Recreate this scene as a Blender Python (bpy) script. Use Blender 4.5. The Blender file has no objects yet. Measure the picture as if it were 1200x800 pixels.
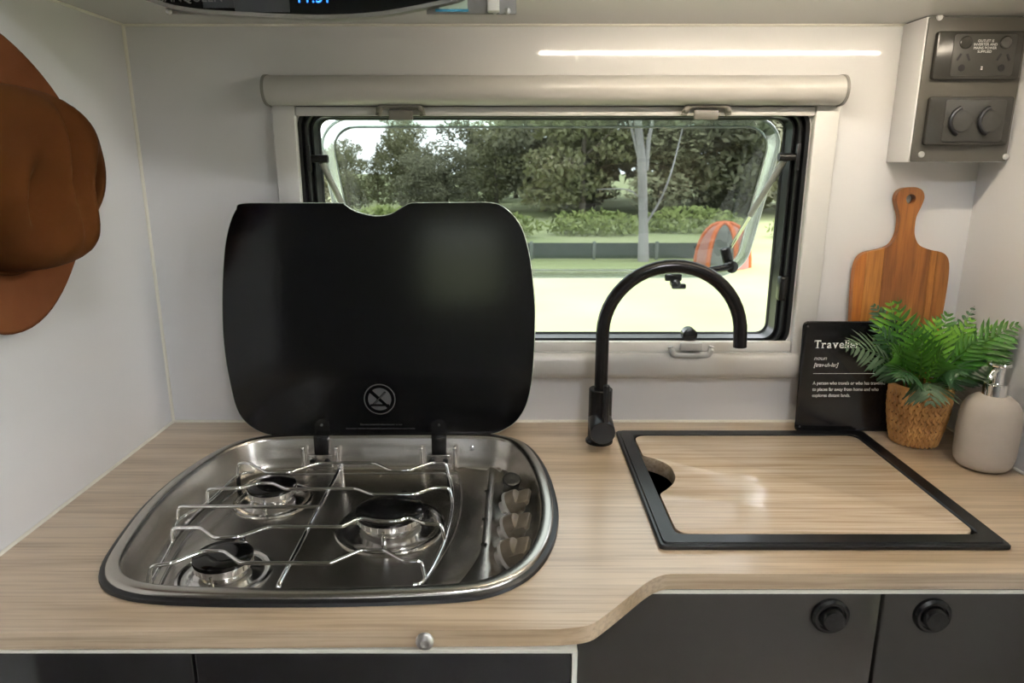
import bpy, bmesh, math, random
from mathutils import Vector, Matrix

# ------------------------------------------------------------------ camera, sky, lights
SC = bpy.context.scene
COL = SC.collection
PI = math.pi
FPX, CX, CY = 820.0, 600.0, 400.0
PITCH = math.radians(14.4)
CAM = Vector((0.0, -1.12, 1.328))
cd = bpy.data.cameras.new('camera'); co = bpy.data.objects.new('camera', cd); COL.objects.link(co)
cd.sensor_width = 36.0; cd.lens = 36.0 * FPX / 1200.0
co.location = CAM; co.rotation_euler = (PI / 2 - PITCH, 0, 0)
cd.clip_start = 0.01; cd.clip_end = 300
cd.dof.use_dof = True; cd.dof.focus_distance = 1.0; cd.dof.aperture_fstop = 11.0
SC.camera = co

wd = bpy.data.worlds.new('sky'); SC.world = wd; wd.use_nodes = True
nt = wd.node_tree; nt.nodes.clear()
wo = nt.nodes.new('ShaderNodeOutputWorld'); bg = nt.nodes.new('ShaderNodeBackground')
tc = nt.nodes.new('ShaderNodeTexCoord'); nz = nt.nodes.new('ShaderNodeTexNoise'); cr = nt.nodes.new('ShaderNodeValToRGB')
nz.inputs['Scale'].default_value = 2.5; nz.inputs['Detail'].default_value = 5
cr.color_ramp.elements[0].color = (0.80, 0.88, 1.0, 1); cr.color_ramp.elements[1].color = (1.0, 1.0, 1.0, 1)
nt.links.new(tc.outputs['Generated'], nz.inputs['Vector']); nt.links.new(nz.outputs['Fac'], cr.inputs['Fac'])
nt.links.new(cr.outputs['Color'], bg.inputs['Color']); nt.links.new(bg.outputs['Background'], wo.inputs['Surface'])
bg.inputs['Strength'].default_value = 4.2

sd = bpy.data.lights.new('sun', 'SUN'); so = bpy.data.objects.new('sun', sd); COL.objects.link(so)
sd.energy = 1.6; sd.angle = math.radians(8); sd.color = (1.0, 0.96, 0.88)
so.rotation_euler = (math.radians(-8), math.radians(38), 0)      # high sun from the right-hand side

LAMP = 138.0        # ceiling fill light radiance
STRIP = 96.0       # LED strip radiance
vs = SC.view_settings
vs.view_transform = 'Standard'; vs.look = 'None'; vs.gamma = 1.0; vs.use_curve_mapping = False
vs.exposure = 0.30

# ------------------------------------------------------------------ pixel -> place
def ray(px, py):
    a = (px - CX) / FPX; b = (py - CY) / FPX
    s, c = math.sin(PITCH), math.cos(PITCH)
    return Vector((a, c - b * s, -s - b * c))
def at_z(px, py, z):
    d = ray(px, py); return CAM + d * ((z - CAM.z) / d.z)
def at_y(px, py, y):
    d = ray(px, py); return CAM + d * ((y - CAM.y) / d.y)
def at_x(px, py, x):
    d = ray(px, py); return CAM + d * ((x - CAM.x) / d.x)

# ------------------------------------------------------------------ materials
MATS = {}
def mat(name, col=(.8, .8, .8), rough=.5, metal=0., spec=.5, coat=0., emit=None, estr=0., trans=0.):
    m = bpy.data.materials.new(name); m.use_nodes = True
    b = m.node_tree.nodes['Principled BSDF']
    b.inputs['Base Color'].default_value = (*col, 1); b.inputs['Roughness'].default_value = rough
    b.inputs['Metallic'].default_value = metal; b.inputs['Specular IOR Level'].default_value = spec
    b.inputs['Coat Weight'].default_value = coat; b.inputs['Coat Roughness'].default_value = .06
    if emit: b.inputs['Emission Color'].default_value = (*emit, 1); b.inputs['Emission Strength'].default_value = estr
    MATS[name] = m
    return m
def nd(m, t): return m.node_tree.nodes.new(t)
def lk(m, a, b): m.node_tree.links.new(a, b)
def noise_col(m, scale, c1, c2, stretch=(1, 1, 1), detail=6, lo=.3, hi=.7, bump=0., dist=0., coords='Object', rough=None):
    b = m.node_tree.nodes['Principled BSDF']
    tc = nd(m, 'ShaderNodeTexCoord'); mp = nd(m, 'ShaderNodeMapping'); n = nd(m, 'ShaderNodeTexNoise'); r = nd(m, 'ShaderNodeValToRGB')
    mp.inputs['Scale'].default_value = stretch
    n.inputs['Scale'].default_value = scale; n.inputs['Detail'].default_value = detail; n.inputs['Distortion'].default_value = dist
    r.color_ramp.elements[0].position = lo; r.color_ramp.elements[0].color = (*c1, 1)
    r.color_ramp.elements[1].position = hi; r.color_ramp.elements[1].color = (*c2, 1)
    lk(m, tc.outputs[coords], mp.inputs['Vector']); lk(m, mp.outputs['Vector'], n.inputs['Vector'])
    lk(m, n.outputs['Fac'], r.inputs['Fac']); lk(m, r.outputs['Color'], b.inputs['Base Color'])
    if bump:
        bp = nd(m, 'ShaderNodeBump'); bp.inputs['Strength'].default_value = bump; bp.inputs['Distance'].default_value = .002
        lk(m, n.outputs['Fac'], bp.inputs['Height']); lk(m, bp.outputs['Normal'], b.inputs['Normal'])
    return n, r

M_wall = mat('white_laminate', (.74, .735, .72), .07)
noise_col(M_wall, 1.5, (.72, .712, .715), (.75, .742, .745))
M_ceil = mat('ceiling_laminate', (.58, .58, .545), .12)
M_cream = mat('cream_trim', (.80, .77, .68), .35)
M_floor = mat('vinyl_floor', (.2, .17, .14), .45); noise_col(M_floor, 3, (.14, .12, .10), (.26, .22, .18), (1, 12, 1))
M_rwall = mat('room_wall', (.24, .23, .21), .5)
M_alu = mat('white_frame', (.66, .65, .63), .30)
M_alu2 = mat('grey_rail', (.50, .50, .49), .30, .2)
M_cass = mat('blind_cassette', (.50, .485, .465), .28)
M_cap = mat('grey_cap', (.25, .24, .22), .45)
M_hand = mat('greige_plastic', (.17, .16, .138), .38)
M_handl = mat('light_grey_plastic', (.40, .40, .395), .35)
M_blk = mat('black_rubber', (.006, .006, .007), .35)
M_mblk = mat('matt_black', (.006, .006, .007), .30, spec=.38)
M_tap = mat('tap_black', (.005, .0045, .0042), .25, spec=.28)
M_blkplastic = mat('black_plastic', (.007, .007, .007), .25, spec=.4)
M_glasslid = mat('black_glass', (.002, .002, .0025), .15, spec=.35)
M_lidedge = mat('lid_edge', (.55, .62, .55), .15)
M_print = mat('grey_print', (.055, .055, .055), .5)
M_chrome = mat('chrome', (.82, .82, .82), .06, 1.)
M_steel = mat('brushed_steel', (.53, .50, .46), .27, 1.)
M_steelpol = mat('polished_steel', (.70, .69, .67), .16, 1.)
M_enamel = mat('black_enamel', (.004, .004, .004), .12)
M_alum = mat('cast_aluminium', (.55, .53, .50), .32, 1.)
M_knob = mat('bronze_grey_knob', (.20, .165, .125), .36, .6)
M_tin = mat('black_tin', (.008, .008, .009), .16)
M_white = mat('white_print', (.80, .80, .78), .5)
M_panel = mat('grey_panel', (.085, .078, .066), .45)
M_outlet = mat('outlet_black', (.030, .028, .024), .22)
M_outlet2 = mat('outlet_insert', (.036, .034, .029), .4)
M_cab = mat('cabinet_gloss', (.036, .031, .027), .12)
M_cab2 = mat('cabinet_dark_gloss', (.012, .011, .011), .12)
M_soap = mat('taupe_ceramic', (.42, .37, .31), .55); noise_col(M_soap, 60, (.41, .36, .305), (.44, .385, .325), bump=.05)
M_screw = mat('screw_metal', (.6, .58, .55), .3, .9)
M_led = mat('led_diffuser', (.9, .9, .85), .5, emit=(1.0, .865, .675), estr=STRIP)
M_fill = mat('fill_lamp_diffuser', (.9, .9, .9), .5, emit=(.94, .98, 1.0), estr=LAMP)
M_lamp2 = mat('aisle_lamp_diffuser', (.9, .9, .9), .5, emit=(.97, .98, 1.0), estr=LAMP * .54)
M_blue = mat('blue_digits', (.0, .05, .2), .5, emit=(.03, .22, 1.0), estr=2.2)
M_dispgrey = mat('panel_keys', (.035, .035, .035), .3)
M_stick = mat('sticker', (.6, .7, .55), .5)
M_stick2 = mat('sticker_blue', (.02, .20, .30), .5)
M_bark = mat('pale_bark', (.48, .44, .46), .8); noise_col(M_bark, 3, (.20, .185, .19), (.33, .31, .32), (1, 1, .3))
M_bark2 = mat('dark_bark', (.12, .10, .08), .9)
M_soil = mat('potting_soil', (.02, .015, .01), .9)
M_fence = mat('fence_mesh', (.035, .075, .065), .8); noise_col(M_fence, 2, (.008, .020, .017), (.014, .030, .025))
M_post = mat('fence_post', (.10, .12, .11), .7)
M_tent_o = mat('orange_fabric', (.50, .10, .015), .7)
M_tent_p = mat('pink_fabric', (.36, .14, .11), .7)
M_tent_g = mat('grey_fabric', (.11, .11, .10), .7)

def wood(name, c1, c2, c3, scale, stretch, rough, coat=0., coords='Object', fine=True):
    m = mat(name, c1, rough, coat=coat)
    b = m.node_tree.nodes['Principled BSDF']; b.inputs['Coat Roughness'].default_value = .28
    n, r = noise_col(m, scale, c1, c2, stretch, 8, .32, .68, coords=coords, dist=.4)
    e = r.color_ramp.elements.new(.5); e.color = (*c3, 1)
    if fine:
        tc = nd(m, 'ShaderNodeTexCoord'); mp = nd(m, 'ShaderNodeMapping'); n2 = nd(m, 'ShaderNodeTexNoise'); r2 = nd(m, 'ShaderNodeValToRGB')
        mp.inputs['Scale'].default_value = tuple(s * (7 if s > stretch[0] * .99 and s == max(stretch) else 2.2) for s in stretch)
        n2.inputs['Scale'].default_value = scale; n2.inputs['Detail'].default_value = 4
        r2.color_ramp.elements[0].position = .36; r2.color_ramp.elements[0].color = (.74, .70, .66, 1)
        r2.color_ramp.elements[1].position = .55; r2.color_ramp.elements[1].color = (1, 1, 1, 1)
        mx = nd(m, 'ShaderNodeMix'); mx.data_type = 'RGBA'; mx.blend_type = 'MULTIPLY'; mx.inputs[0].default_value = .95
        lk(m, tc.outputs[coords], mp.inputs['Vector']); lk(m, mp.outputs['Vector'], n2.inputs['Vector']); lk(m, n2.outputs['Fac'], r2.inputs['Fac'])
        lk(m, r.outputs['Color'], mx.inputs[6]); lk(m, r2.outputs['Color'], mx.inputs[7]); lk(m, mx.outputs[2], b.inputs['Base Color'])
    return m
M_oak = wood('oak_laminate', (.42, .30, .18), (.62, .49, .35), (.54, .41, .275), 3.0, (1, 13, 13), .30, 1.0)
M_oakg = wood('oak_cover', (.50, .375, .25), (.68, .55, .42), (.60, .47, .34), 3.0, (1, 13, 13), .16)
M_acacia = [wood('acacia_%d' % i, a, b_, c_, 5.0, (9, 9, .8), .38) for i, (a, b_, c_) in enumerate([
    ((.27, .080, .012), (.42, .145, .024), (.34, .11, .017)),
    ((.33, .12, .022), (.50, .215, .05), (.41, .165, .034)),
    ((.17, .055, .011), (.35, .13, .028), (.25, .085, .017)),
    ((.30, .105, .02), (.46, .19, .042), (.38, .145, .03)),
    ((.24, .085, .016), (.38, .14, .028), (.30, .11, .02))])]
M_dkgap = mat('dark_glue_line', (.02, .012, .008), .6)
M_felt = mat('brown_felt', (.19, .065, .015), .9, spec=.08)
noise_col(M_felt, 9, (.042, .0125, .0026), (.072, .0225, .005), detail=8, bump=.15)
M_felt.node_tree.nodes['Principled BSDF'].inputs['Sheen Weight'].default_value = .0
M_felt2 = mat('tan_felt', (.30, .12, .055), .9, spec=.08); noise_col(M_felt2, 12, (.095, .030, .010), (.14, .048, .018), detail=8, bump=.1)
M_wick = mat('wicker', (.42, .20, .06), .5); noise_col(M_wick, 40, (.34, .15, .04), (.58, .31, .10), detail=4)
M_wickd = mat('wicker_dark', (.26, .115, .035), .8)
def leafmat(name, c1, c2, scale=25, rough=.35, tr=.15):
    m = mat(name, c1, rough); noise_col(m, scale, c1, c2)
    return m
M_fern = [leafmat('fern_dark', (.012, .05, .014), (.03, .09, .03)), leafmat('fern_mid', (.022, .10, .008), (.055, .175, .013)),
          leafmat('fern_bright', (.085, .24, .010), (.16, .35, .022)), leafmat('fern_grey', (.045, .085, .045), (.075, .12, .06))]
M_tree = [leafmat('tree_olive', (.115, .12, .058), (.19, .185, .092), 1.5, .8), leafmat('tree_dark', (.08, .083, .046), (.138, .134, .077), 1.5, .8),
          leafmat('tree_pale', (.154, .158, .085), (.23, .22, .13), 1.5, .8)]
M_grass = mat('lawn_grass', (.42, .45, .2), .9)
n, r = noise_col(M_grass, .35, (.18, .222, .083), (.285, .302, .150), detail=9, lo=.25, hi=.75)
M_hedge = leafmat('scrub_grass', (.13, .17, .042), (.23, .26, .092), 2, .9)

def acrylic(name, tint, refl_boost=1.0, haze=0.):
    m = bpy.data.materials.new(name); m.use_nodes = True
    t = m.node_tree; t.nodes.clear()
    o = t.nodes.new('ShaderNodeOutputMaterial'); tr = t.nodes.new('ShaderNodeBsdfTransparent'); gl = t.nodes.new('ShaderNodeBsdfGlossy')
    fr = t.nodes.new('ShaderNodeFresnel'); mx = t.nodes.new('ShaderNodeMixShader')
    fr.inputs['IOR'].default_value = 1.49; tr.inputs['Color'].default_value = (*tint, 1)
    gl.inputs['Roughness'].default_value = .03
    ml = t.nodes.new('ShaderNodeMath'); ml.operation = 'MULTIPLY'; ml.inputs[1].default_value = refl_boost; ml.use_clamp = True
    t.links.new(fr.outputs[0], ml.inputs[0]); t.links.new(ml.outputs[0], mx.inputs[0]); t.links.new(tr.outputs[0], mx.inputs[1]); t.links.new(gl.outputs[0], mx.inputs[2])
    last = mx
    if haze:
        df = t.nodes.new('ShaderNodeBsdfDiffuse'); df.inputs['Color'].default_value = (.75, .78, .75, 1)
        m2 = t.nodes.new('ShaderNodeMixShader'); m2.inputs[0].default_value = haze
        t.links.new(mx.outputs[0], m2.inputs[1]); t.links.new(df.outputs[0], m2.inputs[2]); last = m2
    t.links.new(last.outputs[0], o.inputs['Surface'])
    return m
M_pane = acrylic('clear_acrylic', (.60, .63, .61), .8, 0.)
M_edgehi = acrylic('acrylic_edge_highlight', (.9, .95, .92), 3.0, .42)  # pale diffuse share puts the edge highlight into the colour
M_paneedge = acrylic('acrylic_edge', (.86, .93, .86), 3.0, .05)

# ------------------------------------------------------------------ mesh helpers
def link(name, me, m=None, parent=None):
    o = bpy.data.objects.new(name, me); COL.objects.link(o)
    if m is not None:
        for x in (m if isinstance(m, (list, tuple)) else [m]): me.materials.append(x)
    if parent is not None:
        o.parent = parent
        # parts are modelled in world coordinates: a part cancels its thing's offset, a sub-part needs nothing more
        o.matrix_parent_inverse = Matrix.Translation(-Vector(parent.location)) if parent.parent is None else Matrix.Identity(4)
    return o
def finish(bm, name, m, parent=None, smooth=True, angle=35):
    me = bpy.data.meshes.new(name)
    bmesh.ops.recalc_face_normals(bm, faces=bm.faces)
    bm.to_mesh(me); bm.free()
    if smooth:
        me.polygons.foreach_set('use_smooth', [True] * len(me.polygons))
        me.set_sharp_from_angle(angle=math.radians(angle))
    return link(name, me, m, parent)
def thing(name, label, cat, loc=(0, 0, 0), group=None, kind=None):
    o = bpy.data.objects.new(name, None); COL.objects.link(o); o.location = loc; o.empty_display_size = .05
    tag(o, label, cat, group, kind); return o
def tag(o, label=None, cat=None, group=None, kind=None):
    if label: o['label'] = label
    if cat: o['category'] = cat
    if group: o['group'] = group
    if kind: o['kind'] = kind
    return o
def struct(o): o['kind'] = 'structure'; return o

def b_box(bm, lo, hi, bev=0., seg=2, mtx=None, mi=0):
    lo = Vector(lo); hi = Vector(hi)
    c = (lo + hi) / 2; s = hi - lo
    M = Matrix.Translation(c) @ Matrix.Diagonal((*s, 1))
    r = bmesh.ops.create_cube(bm, size=1, matrix=M)
    vs = r['verts']
    if bev:
        es = list({e for v in vs for e in v.link_edges})
        rr = bmesh.ops.bevel(bm, geom=es, offset=bev, segments=seg, affect='EDGES', profile=.5)
        vs = list({v for f in rr['faces'] for v in f.verts} | {v for v in vs if v.is_valid})
    if mtx is not None: bmesh.ops.transform(bm, matrix=mtx, verts=vs)
    if mi:
        for f in {f for v in vs for f in v.link_faces}: f.material_index = mi
    return vs
def box(name, lo, hi, m, parent=None, bev=0., seg=2, mtx=None):
    bm = bmesh.new(); b_box(bm, lo, hi, bev, seg, mtx); return finish(bm, name, m, parent, smooth=bool(bev), angle=50)

def b_rings(bm, rings, closed=True, cap0=False, cap1=False, mi=0):
    vr = [[bm.verts.new(p) for p in r] for r in rings]
    n = len(vr[0]); fs = []
    for a, b in zip(vr, vr[1:]):
        for i in range(n if closed else n - 1):
            j = (i + 1) % n
            fs.append(bm.faces.new((a[i], a[j], b[j], b[i])))
    if cap0: fs.append(bm.faces.new(list(reversed(vr[0]))))
    if cap1: fs.append(bm.faces.new(vr[-1]))
    for f in fs: f.material_index = mi
    return vr
def b_tube(bm, pts, r, n=10, closed=False, caps=True, mi=0):
    pts = [Vector(p) for p in pts]; m = len(pts)
    rad = r if isinstance(r, (list, tuple)) else [r] * m
    rings = []; prev = None
    for i, p in enumerate(pts):
        if closed: t = (pts[(i + 1) % m] - pts[i - 1]).normalized()
        else: t = (pts[min(i + 1, m - 1)] - pts[max(i - 1, 0)]).normalized()
        if prev is None:
            u = t.orthogonal().normalized()
        else:
            u = prev - t * prev.dot(t)
            u = u.normalized() if u.length > 1e-6 else t.orthogonal().normalized()
        prev = u; v = t.cross(u)
        rings.append([p + (u * math.cos(2 * PI * k / n) + v * math.sin(2 * PI * k / n)) * rad[i] for k in range(n)])
    if closed: rings.append(rings[0])
    vr = b_rings(bm, rings, True, caps and not closed, caps and not closed, mi)
    if closed: bmesh.ops.remove_doubles(bm, verts=[v for r_ in (vr[0], vr[-1]) for v in r_], dist=1e-6)
def tube(name, pts, r, m, parent=None, n=10, closed=False):
    bm = bmesh.new(); b_tube(bm, pts, r, n, closed); return finish(bm, name, m, parent, angle=60)
def b_lathe(bm, prof, n=32, c=(0, 0, 0), axis=None, mi=0, sq=None):
    """prof: list of (radius, height); axis matrix turns +Z into the wanted direction"""
    M = Matrix.Translation(c) @ (axis if axis is not None else Matrix.Identity(4))
    rings = []
    for (r_, h) in prof:
        rings.append([M @ Vector((r_ * math.cos(2 * PI * k / n), r_ * math.sin(2 * PI * k / n), h)) for k in range(n)])
    return b_rings(bm, rings, True, prof[0][0] > 1e-5, prof[-1][0] > 1e-5, mi)
def lathe(name, prof, m, parent=None, n=32, c=(0, 0, 0), axis=None, angle=35):
    prof = [(max(r_, 2e-5), h) for r_, h in prof]
    bm = bmesh.new(); b_lathe(bm, prof, n, c, axis); return finish(bm, name, m, parent, angle=angle)
def rot_to(d):
    return Vector((0, 0, 1)).rotation_difference(Vector(d).normalized()).to_matrix().to_4x4()
def b_prism(bm, poly, f0, f1, bev=0., mi=0):
    """poly: 2-D points; f0/f1 map (u,v)->Vector for both faces"""
    a = [bm.verts.new(f0(*p)) for p in poly]; b = [bm.verts.new(f1(*p)) for p in poly]; n = len(poly)
    fs = [bm.faces.new(list(reversed(a))), bm.faces.new(b)]
    for i in range(n): fs.append(bm.faces.new((a[i], a[(i + 1) % n], b[(i + 1) % n], b[i])))
    for f in fs: f.material_index = mi
    return fs
def prism(name, poly, f0, f1, m, parent=None, bev=0., angle=35):
    bm = bmesh.new(); b_prism(bm, poly, f0, f1)
    if bev:
        bmesh.ops.recalc_face_normals(bm, faces=bm.faces)
        es = [e for e in bm.edges if len(e.link_faces) == 2 and e.calc_face_angle() > .9]
        bmesh.ops.bevel(bm, geom=es, offset=bev, segments=2, affect='EDGES', profile=.5)
    return finish(bm, name, m, parent, angle=angle)
def rrect(x0, y0, x1, y1, r, n=6):
    out = []
    for cx, cy, a0 in ((x1 - r, y1 - r, 0), (x0 + r, y1 - r, 90), (x0 + r, y0 + r, 180), (x1 - r, y0 + r, 270)):
        for k in range(n + 1):
            a = math.radians(a0 + 90 * k / n); out.append((cx + r * math.cos(a), cy + r * math.sin(a)))
    return out
def catmull(pts, per=6, closed=True):
    n = len(pts); out = []
    rng = range(n) if closed else range(n - 1)
    for i in rng:
        if closed: p0, p1, p2, p3 = pts[i - 1], pts[i], pts[(i + 1) % n], pts[(i + 2) % n]
        else: p0, p1, p2, p3 = pts[max(i - 1, 0)], pts[i], pts[i + 1], pts[min(i + 2, n - 1)]
        for k in range(per):
            t = k / per
            out.append(tuple(.5 * ((2 * b) + (-a + c) * t + (2 * a - 5 * b + 4 * c - d) * t * t + (-a + 3 * b - 3 * c + d) * t ** 3)
                             for a, b, c, d in zip(p0, p1, p2, p3)))
    if not closed: out.append(tuple(pts[-1]))
    return out
def resample(pts, n, closed=True):
    P = [Vector(p) for p in pts]
    if closed: P.append(P[0])
    L = [0]
    for a, b in zip(P, P[1:]): L.append(L[-1] + (b - a).length)
    out = []; j = 0
    for k in range(n):
        s = L[-1] * k / (n if closed else n - 1)
        while j < len(L) - 2 and L[j + 1] < s: j += 1
        t = (s - L[j]) / max(L[j + 1] - L[j], 1e-9); out.append(P[j].lerp(P[j + 1], min(t, 1)))
    return out
def inset(pts, d):
    """offset a counter-clockwise closed 2-D contour inwards"""
    n = len(pts); out = []
    for i in range(n):
        t = (pts[(i + 1) % n] - pts[i - 1]).normalized()
        out.append(pts[i] + Vector((-t.y, t.x)) * d)
    return out
def text_mesh(body, size, extrude=0., shear=0., offset=0., align='LEFT', spacing=1.0):
    cu = bpy.data.curves.new('lettering', 'FONT'); cu.body = body; cu.size = size; cu.extrude = extrude; cu.shear = shear
    cu.offset = offset; cu.align_x = align; cu.space_character = spacing; cu.resolution_u = 3
    ob = bpy.data.objects.new('lettering', cu); COL.objects.link(ob)
    bpy.context.view_layer.update()
    me = bpy.data.meshes.new_from_object(ob.evaluated_get(bpy.context.evaluated_depsgraph_get()))
    bpy.data.objects.remove(ob); bpy.data.curves.remove(cu)
    return me
def text_part(name, body, size, frame, m, parent, **kw):
    me = text_mesh(body, size, **kw); me.materials.clear(); me.transform(frame)
    me.name = name
    return link(name, me, m, parent)

# ------------------------------------------------------------------ the room
CZ = 0.90                      # worktop height
XL, XR = -0.577, 0.725         # side panels
ZC = 1.525                     # underside of the overhead locker
RX0, RX1, RY0, RZ1 = -2.0, 2.0, -2.25, 2.0
YL, YR = -0.553, -0.455        # worktop front edges
# window opening
WX0, WX1 = at_y(349, 300, 0).x, at_y(951, 140, 0).x
WX0 = at_y(347, 140, 0).x
WZ1, WZ0 = at_y(600, 119, 0).z, at_y(600, 413, 0).z
def wall_with_hole(name, x0, x1, z0, z1, hole, y0, y1, m):
    hx0, hx1, hz0, hz1, hr = hole
    bm = bmesh.new()
    inner = rrect(hx0, hz0, hx1, hz1, hr, 8); n = len(inner)
    outer = []
    cx, cz = (hx0 + hx1) / 2, (hz0 + hz1) / 2
    for (px, pz) in inner:       # push every point to the outer rectangle
        dx, dz = px - cx, pz - cz
        sx = ((x1 - cx) / dx if dx > 0 else (x0 - cx) / dx) if abs(dx) > 1e-9 else 1e9
        sz = ((z1 - cz) / dz if dz > 0 else (z0 - cz) / dz) if abs(dz) > 1e-9 else 1e9
        s = min(sx, sz); outer.append((cx + dx * s, cz + dz * s))
    for q, (ax, az) in enumerate(((x1, z1), (x0, z1), (x0, z0), (x1, z0))):
        idx = min(range(n), key=lambda i: (outer[i][0] - ax) ** 2 + (outer[i][1] - az) ** 2); outer[idx] = (ax, az)
    rings = [[(x, y0, z) for x, z in outer], [(x, y0, z) for x, z in inner], [(x, y1, z) for x, z in inner], [(x, y1, z) for x, z in outer], [(x, y0, z) for x, z in outer]]
    b_rings(bm, rings)
    bmesh.ops.remove_doubles(bm, verts=bm.verts, dist=1e-6)
    return struct(finish(bm, name, m, None, smooth=False))
WR = .040
wall_with_hole('wall_back', RX0, RX1, 0, RZ1, (WX0, WX1, WZ0, WZ1, WR), 0.0, 0.03, M_wall)
struct(box('wall_left', (XL - .02, -.72, 0), (XL, 0, ZC + .0), M_wall))
struct(box('wall_right', (XR, -.75, 0), (XR + .02, 0, ZC + .0), M_wall))
struct(box('ceiling_locker', (XL - .02, -.34, ZC), (XR + .02, 0, RZ1), M_ceil)).name = 'ceiling_1'
struct(box('ceiling', (RX0, RY0, RZ1), (RX1, .03, RZ1 + .04), M_rwall))
struct(box('floor', (RX0, RY0, -.04), (RX1, .03, 0), M_floor))
struct(box('wall_far_left', (RX0 - .03, RY0, 0), (RX0, .03, RZ1), M_rwall))
# right-hand end wall with a big window opening, rear wall with a door opening
def wall_panels(name, rects, fixed, axis, th, m):
    bm = bmesh.new()
    for (a0, a1, z0, z1) in rects:
        if axis == 'x': b_box(bm, (fixed, a0, z0), (fixed + th, a1, z1))
        else: b_box(bm, (a0, fixed - th, z0), (a1, fixed, z1))
    return struct(finish(bm, name, m, None, smooth=False))
wall_panels('wall_far_right', [(RY0, .03, 0, .08), (RY0, .03, 1.9, RZ1), (RY0, -2.0, .08, 1.9), (-.35, .03, .08, 1.9)], RX1, 'x', .03, M_rwall)
wall_panels('wall_front', [(RX0, -.40, 0, RZ1), (-.40, -.05, 0, .85), (-.40, -.05, 1.20, RZ1), (-.05, RX1, 0, RZ1)], RY0, 'y', .03, M_rwall)
# sealant and corner trims
struct(tube('trim_1', [(XL + .001, -.001, CZ), (XL + .001, -.001, ZC)], .0032, M_cream, n=8))
struct(tube('trim_3', [(XL, -.001, CZ), (XR, -.001, CZ)], .0035, M_cream, n=8))
struct(tube('trim_4', [(XL, -.001, ZC), (XR, -.001, ZC)], .003, M_cream, n=8))
struct(tube('trim_5', [(XL + .001, -.55, CZ), (XL + .001, 0, CZ)], .003, M_cream, n=8))
struct(tube('trim_6', [(XR - .001, -.45, CZ), (XR - .001, 0, CZ)], .003, M_cream, n=8))
struct(tube('trim_7', [(XL + .001, -.34, ZC), (XL + .001, 0, ZC)], .003, M_cream, n=8))

# two unseen fill lights added by the end wall, and the aisle ceiling light
for i, (lx, ly, lab) in enumerate(((1.70, -1.05, 'unseen round white ceiling fill light added near the end opening'), (1.70, -1.60, 'unseen round white ceiling fill light added in the end corner'), (.28, -1.45, 'round white ceiling light over the aisle before the kitchen'))):
    t = thing('ceiling_fill_light', lab, 'light', (lx, ly, RZ1), 'round ceiling lights')
    lathe('rim', [(.105, RZ1), (.125, RZ1), (.125, RZ1 - .012), (.112, RZ1 - .016), (.105, RZ1 - .012)], M_alu, t, 40, (lx, ly, 0))
    lathe('diffuser', [(1e-5, RZ1 - .013), (.104, RZ1 - .013)], M_fill if i < 2 else M_lamp2, t, 40, (lx, ly, 0))
# LED strip under the overhead locker
sx0, sx1, sy = .045, .67, -.235
t = thing('led_strip', 'slim warm white LED strip under the overhead locker', 'light', ((sx0 + sx1) / 2, sy, ZC))
box('channel', (sx0, sy - .009, ZC - .005), (sx1, sy + .009, ZC), M_alu, t)
box('diffuser', (sx0 + .004, sy - .0035, ZC - .008), (sx1 - .004, sy + .0035, ZC - .004), M_led, t)

# ------------------------------------------------------------------ worktop
edge_px = [(640, 737), (663, 736), (691, 732), (710, 720), (733, 702), (757, 683), (775, 674), (799, 670.5), (830, 670)]
curve = [at_z(x, y, CZ) for x, y in edge_px]
curve = catmull([(p.x, p.y) for p in curve], 4, False)
poly = [(XL, -.001), (XL, YL)] + [(x, min(max(y, YL), YR)) for x, y in curve] + [(XR, YR), (XR, -.001)]
# sink opening in plan
SZ = CZ + .004
s_pts = [at_z(x, y, SZ) for x, y in ((725, 505), (1015, 505), (1182, 641), (768, 641))]
SX0 = (s_pts[0].x + s_pts[3].x) / 2; SX1 = min((s_pts[1].x + s_pts[2].x) / 2, XR - .05); SY1 = (s_pts[0].y + s_pts[1].y) / 2; SY0 = (s_pts[2].y + s_pts[3].y) / 2
wt = prism('worktop', poly, lambda x, y: Vector((x, y, CZ - .0185)), lambda x, y: Vector((x, y, CZ)), M_oak, None, angle=30)
tag(wt, 'light oak laminate kitchen worktop with a stepped front edge', 'worktop')

# cooktop outline (outer edge of the rubber seal) in plan
co_px = [(114, 676), (116.5, 690), (127.5, 698), (149.5, 705), (182.5, 709), (265, 712), (380, 712), (462, 710), (545, 706), (586, 698), (622, 679),
         (641, 657), (652, 632), (655, 604.5), (652, 582.5), (644, 558), (633, 538.5), (619, 523), (600, 515), (572, 511.5), (520, 510.5), (462, 510.5), (400, 511), (334, 512),
         (292.5, 516.5), (254, 530), (210, 558), (169, 593.5), (136, 635), (117, 665)]
co = [at_z(x, y, CZ) for x, y in co_px]
CO = resample(catmull([(p.x, p.y) for p in co], 8), 140)
for _ in range(3): CO = [(CO[i - 1] + CO[i] * 2 + CO[(i + 1) % 140]) / 4 for i in range(140)]
ar = sum(a.x * b.y - b.x * a.y for a, b in zip(CO, CO[1:] + CO[:1]))
if ar < 0: CO.reverse()
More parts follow.
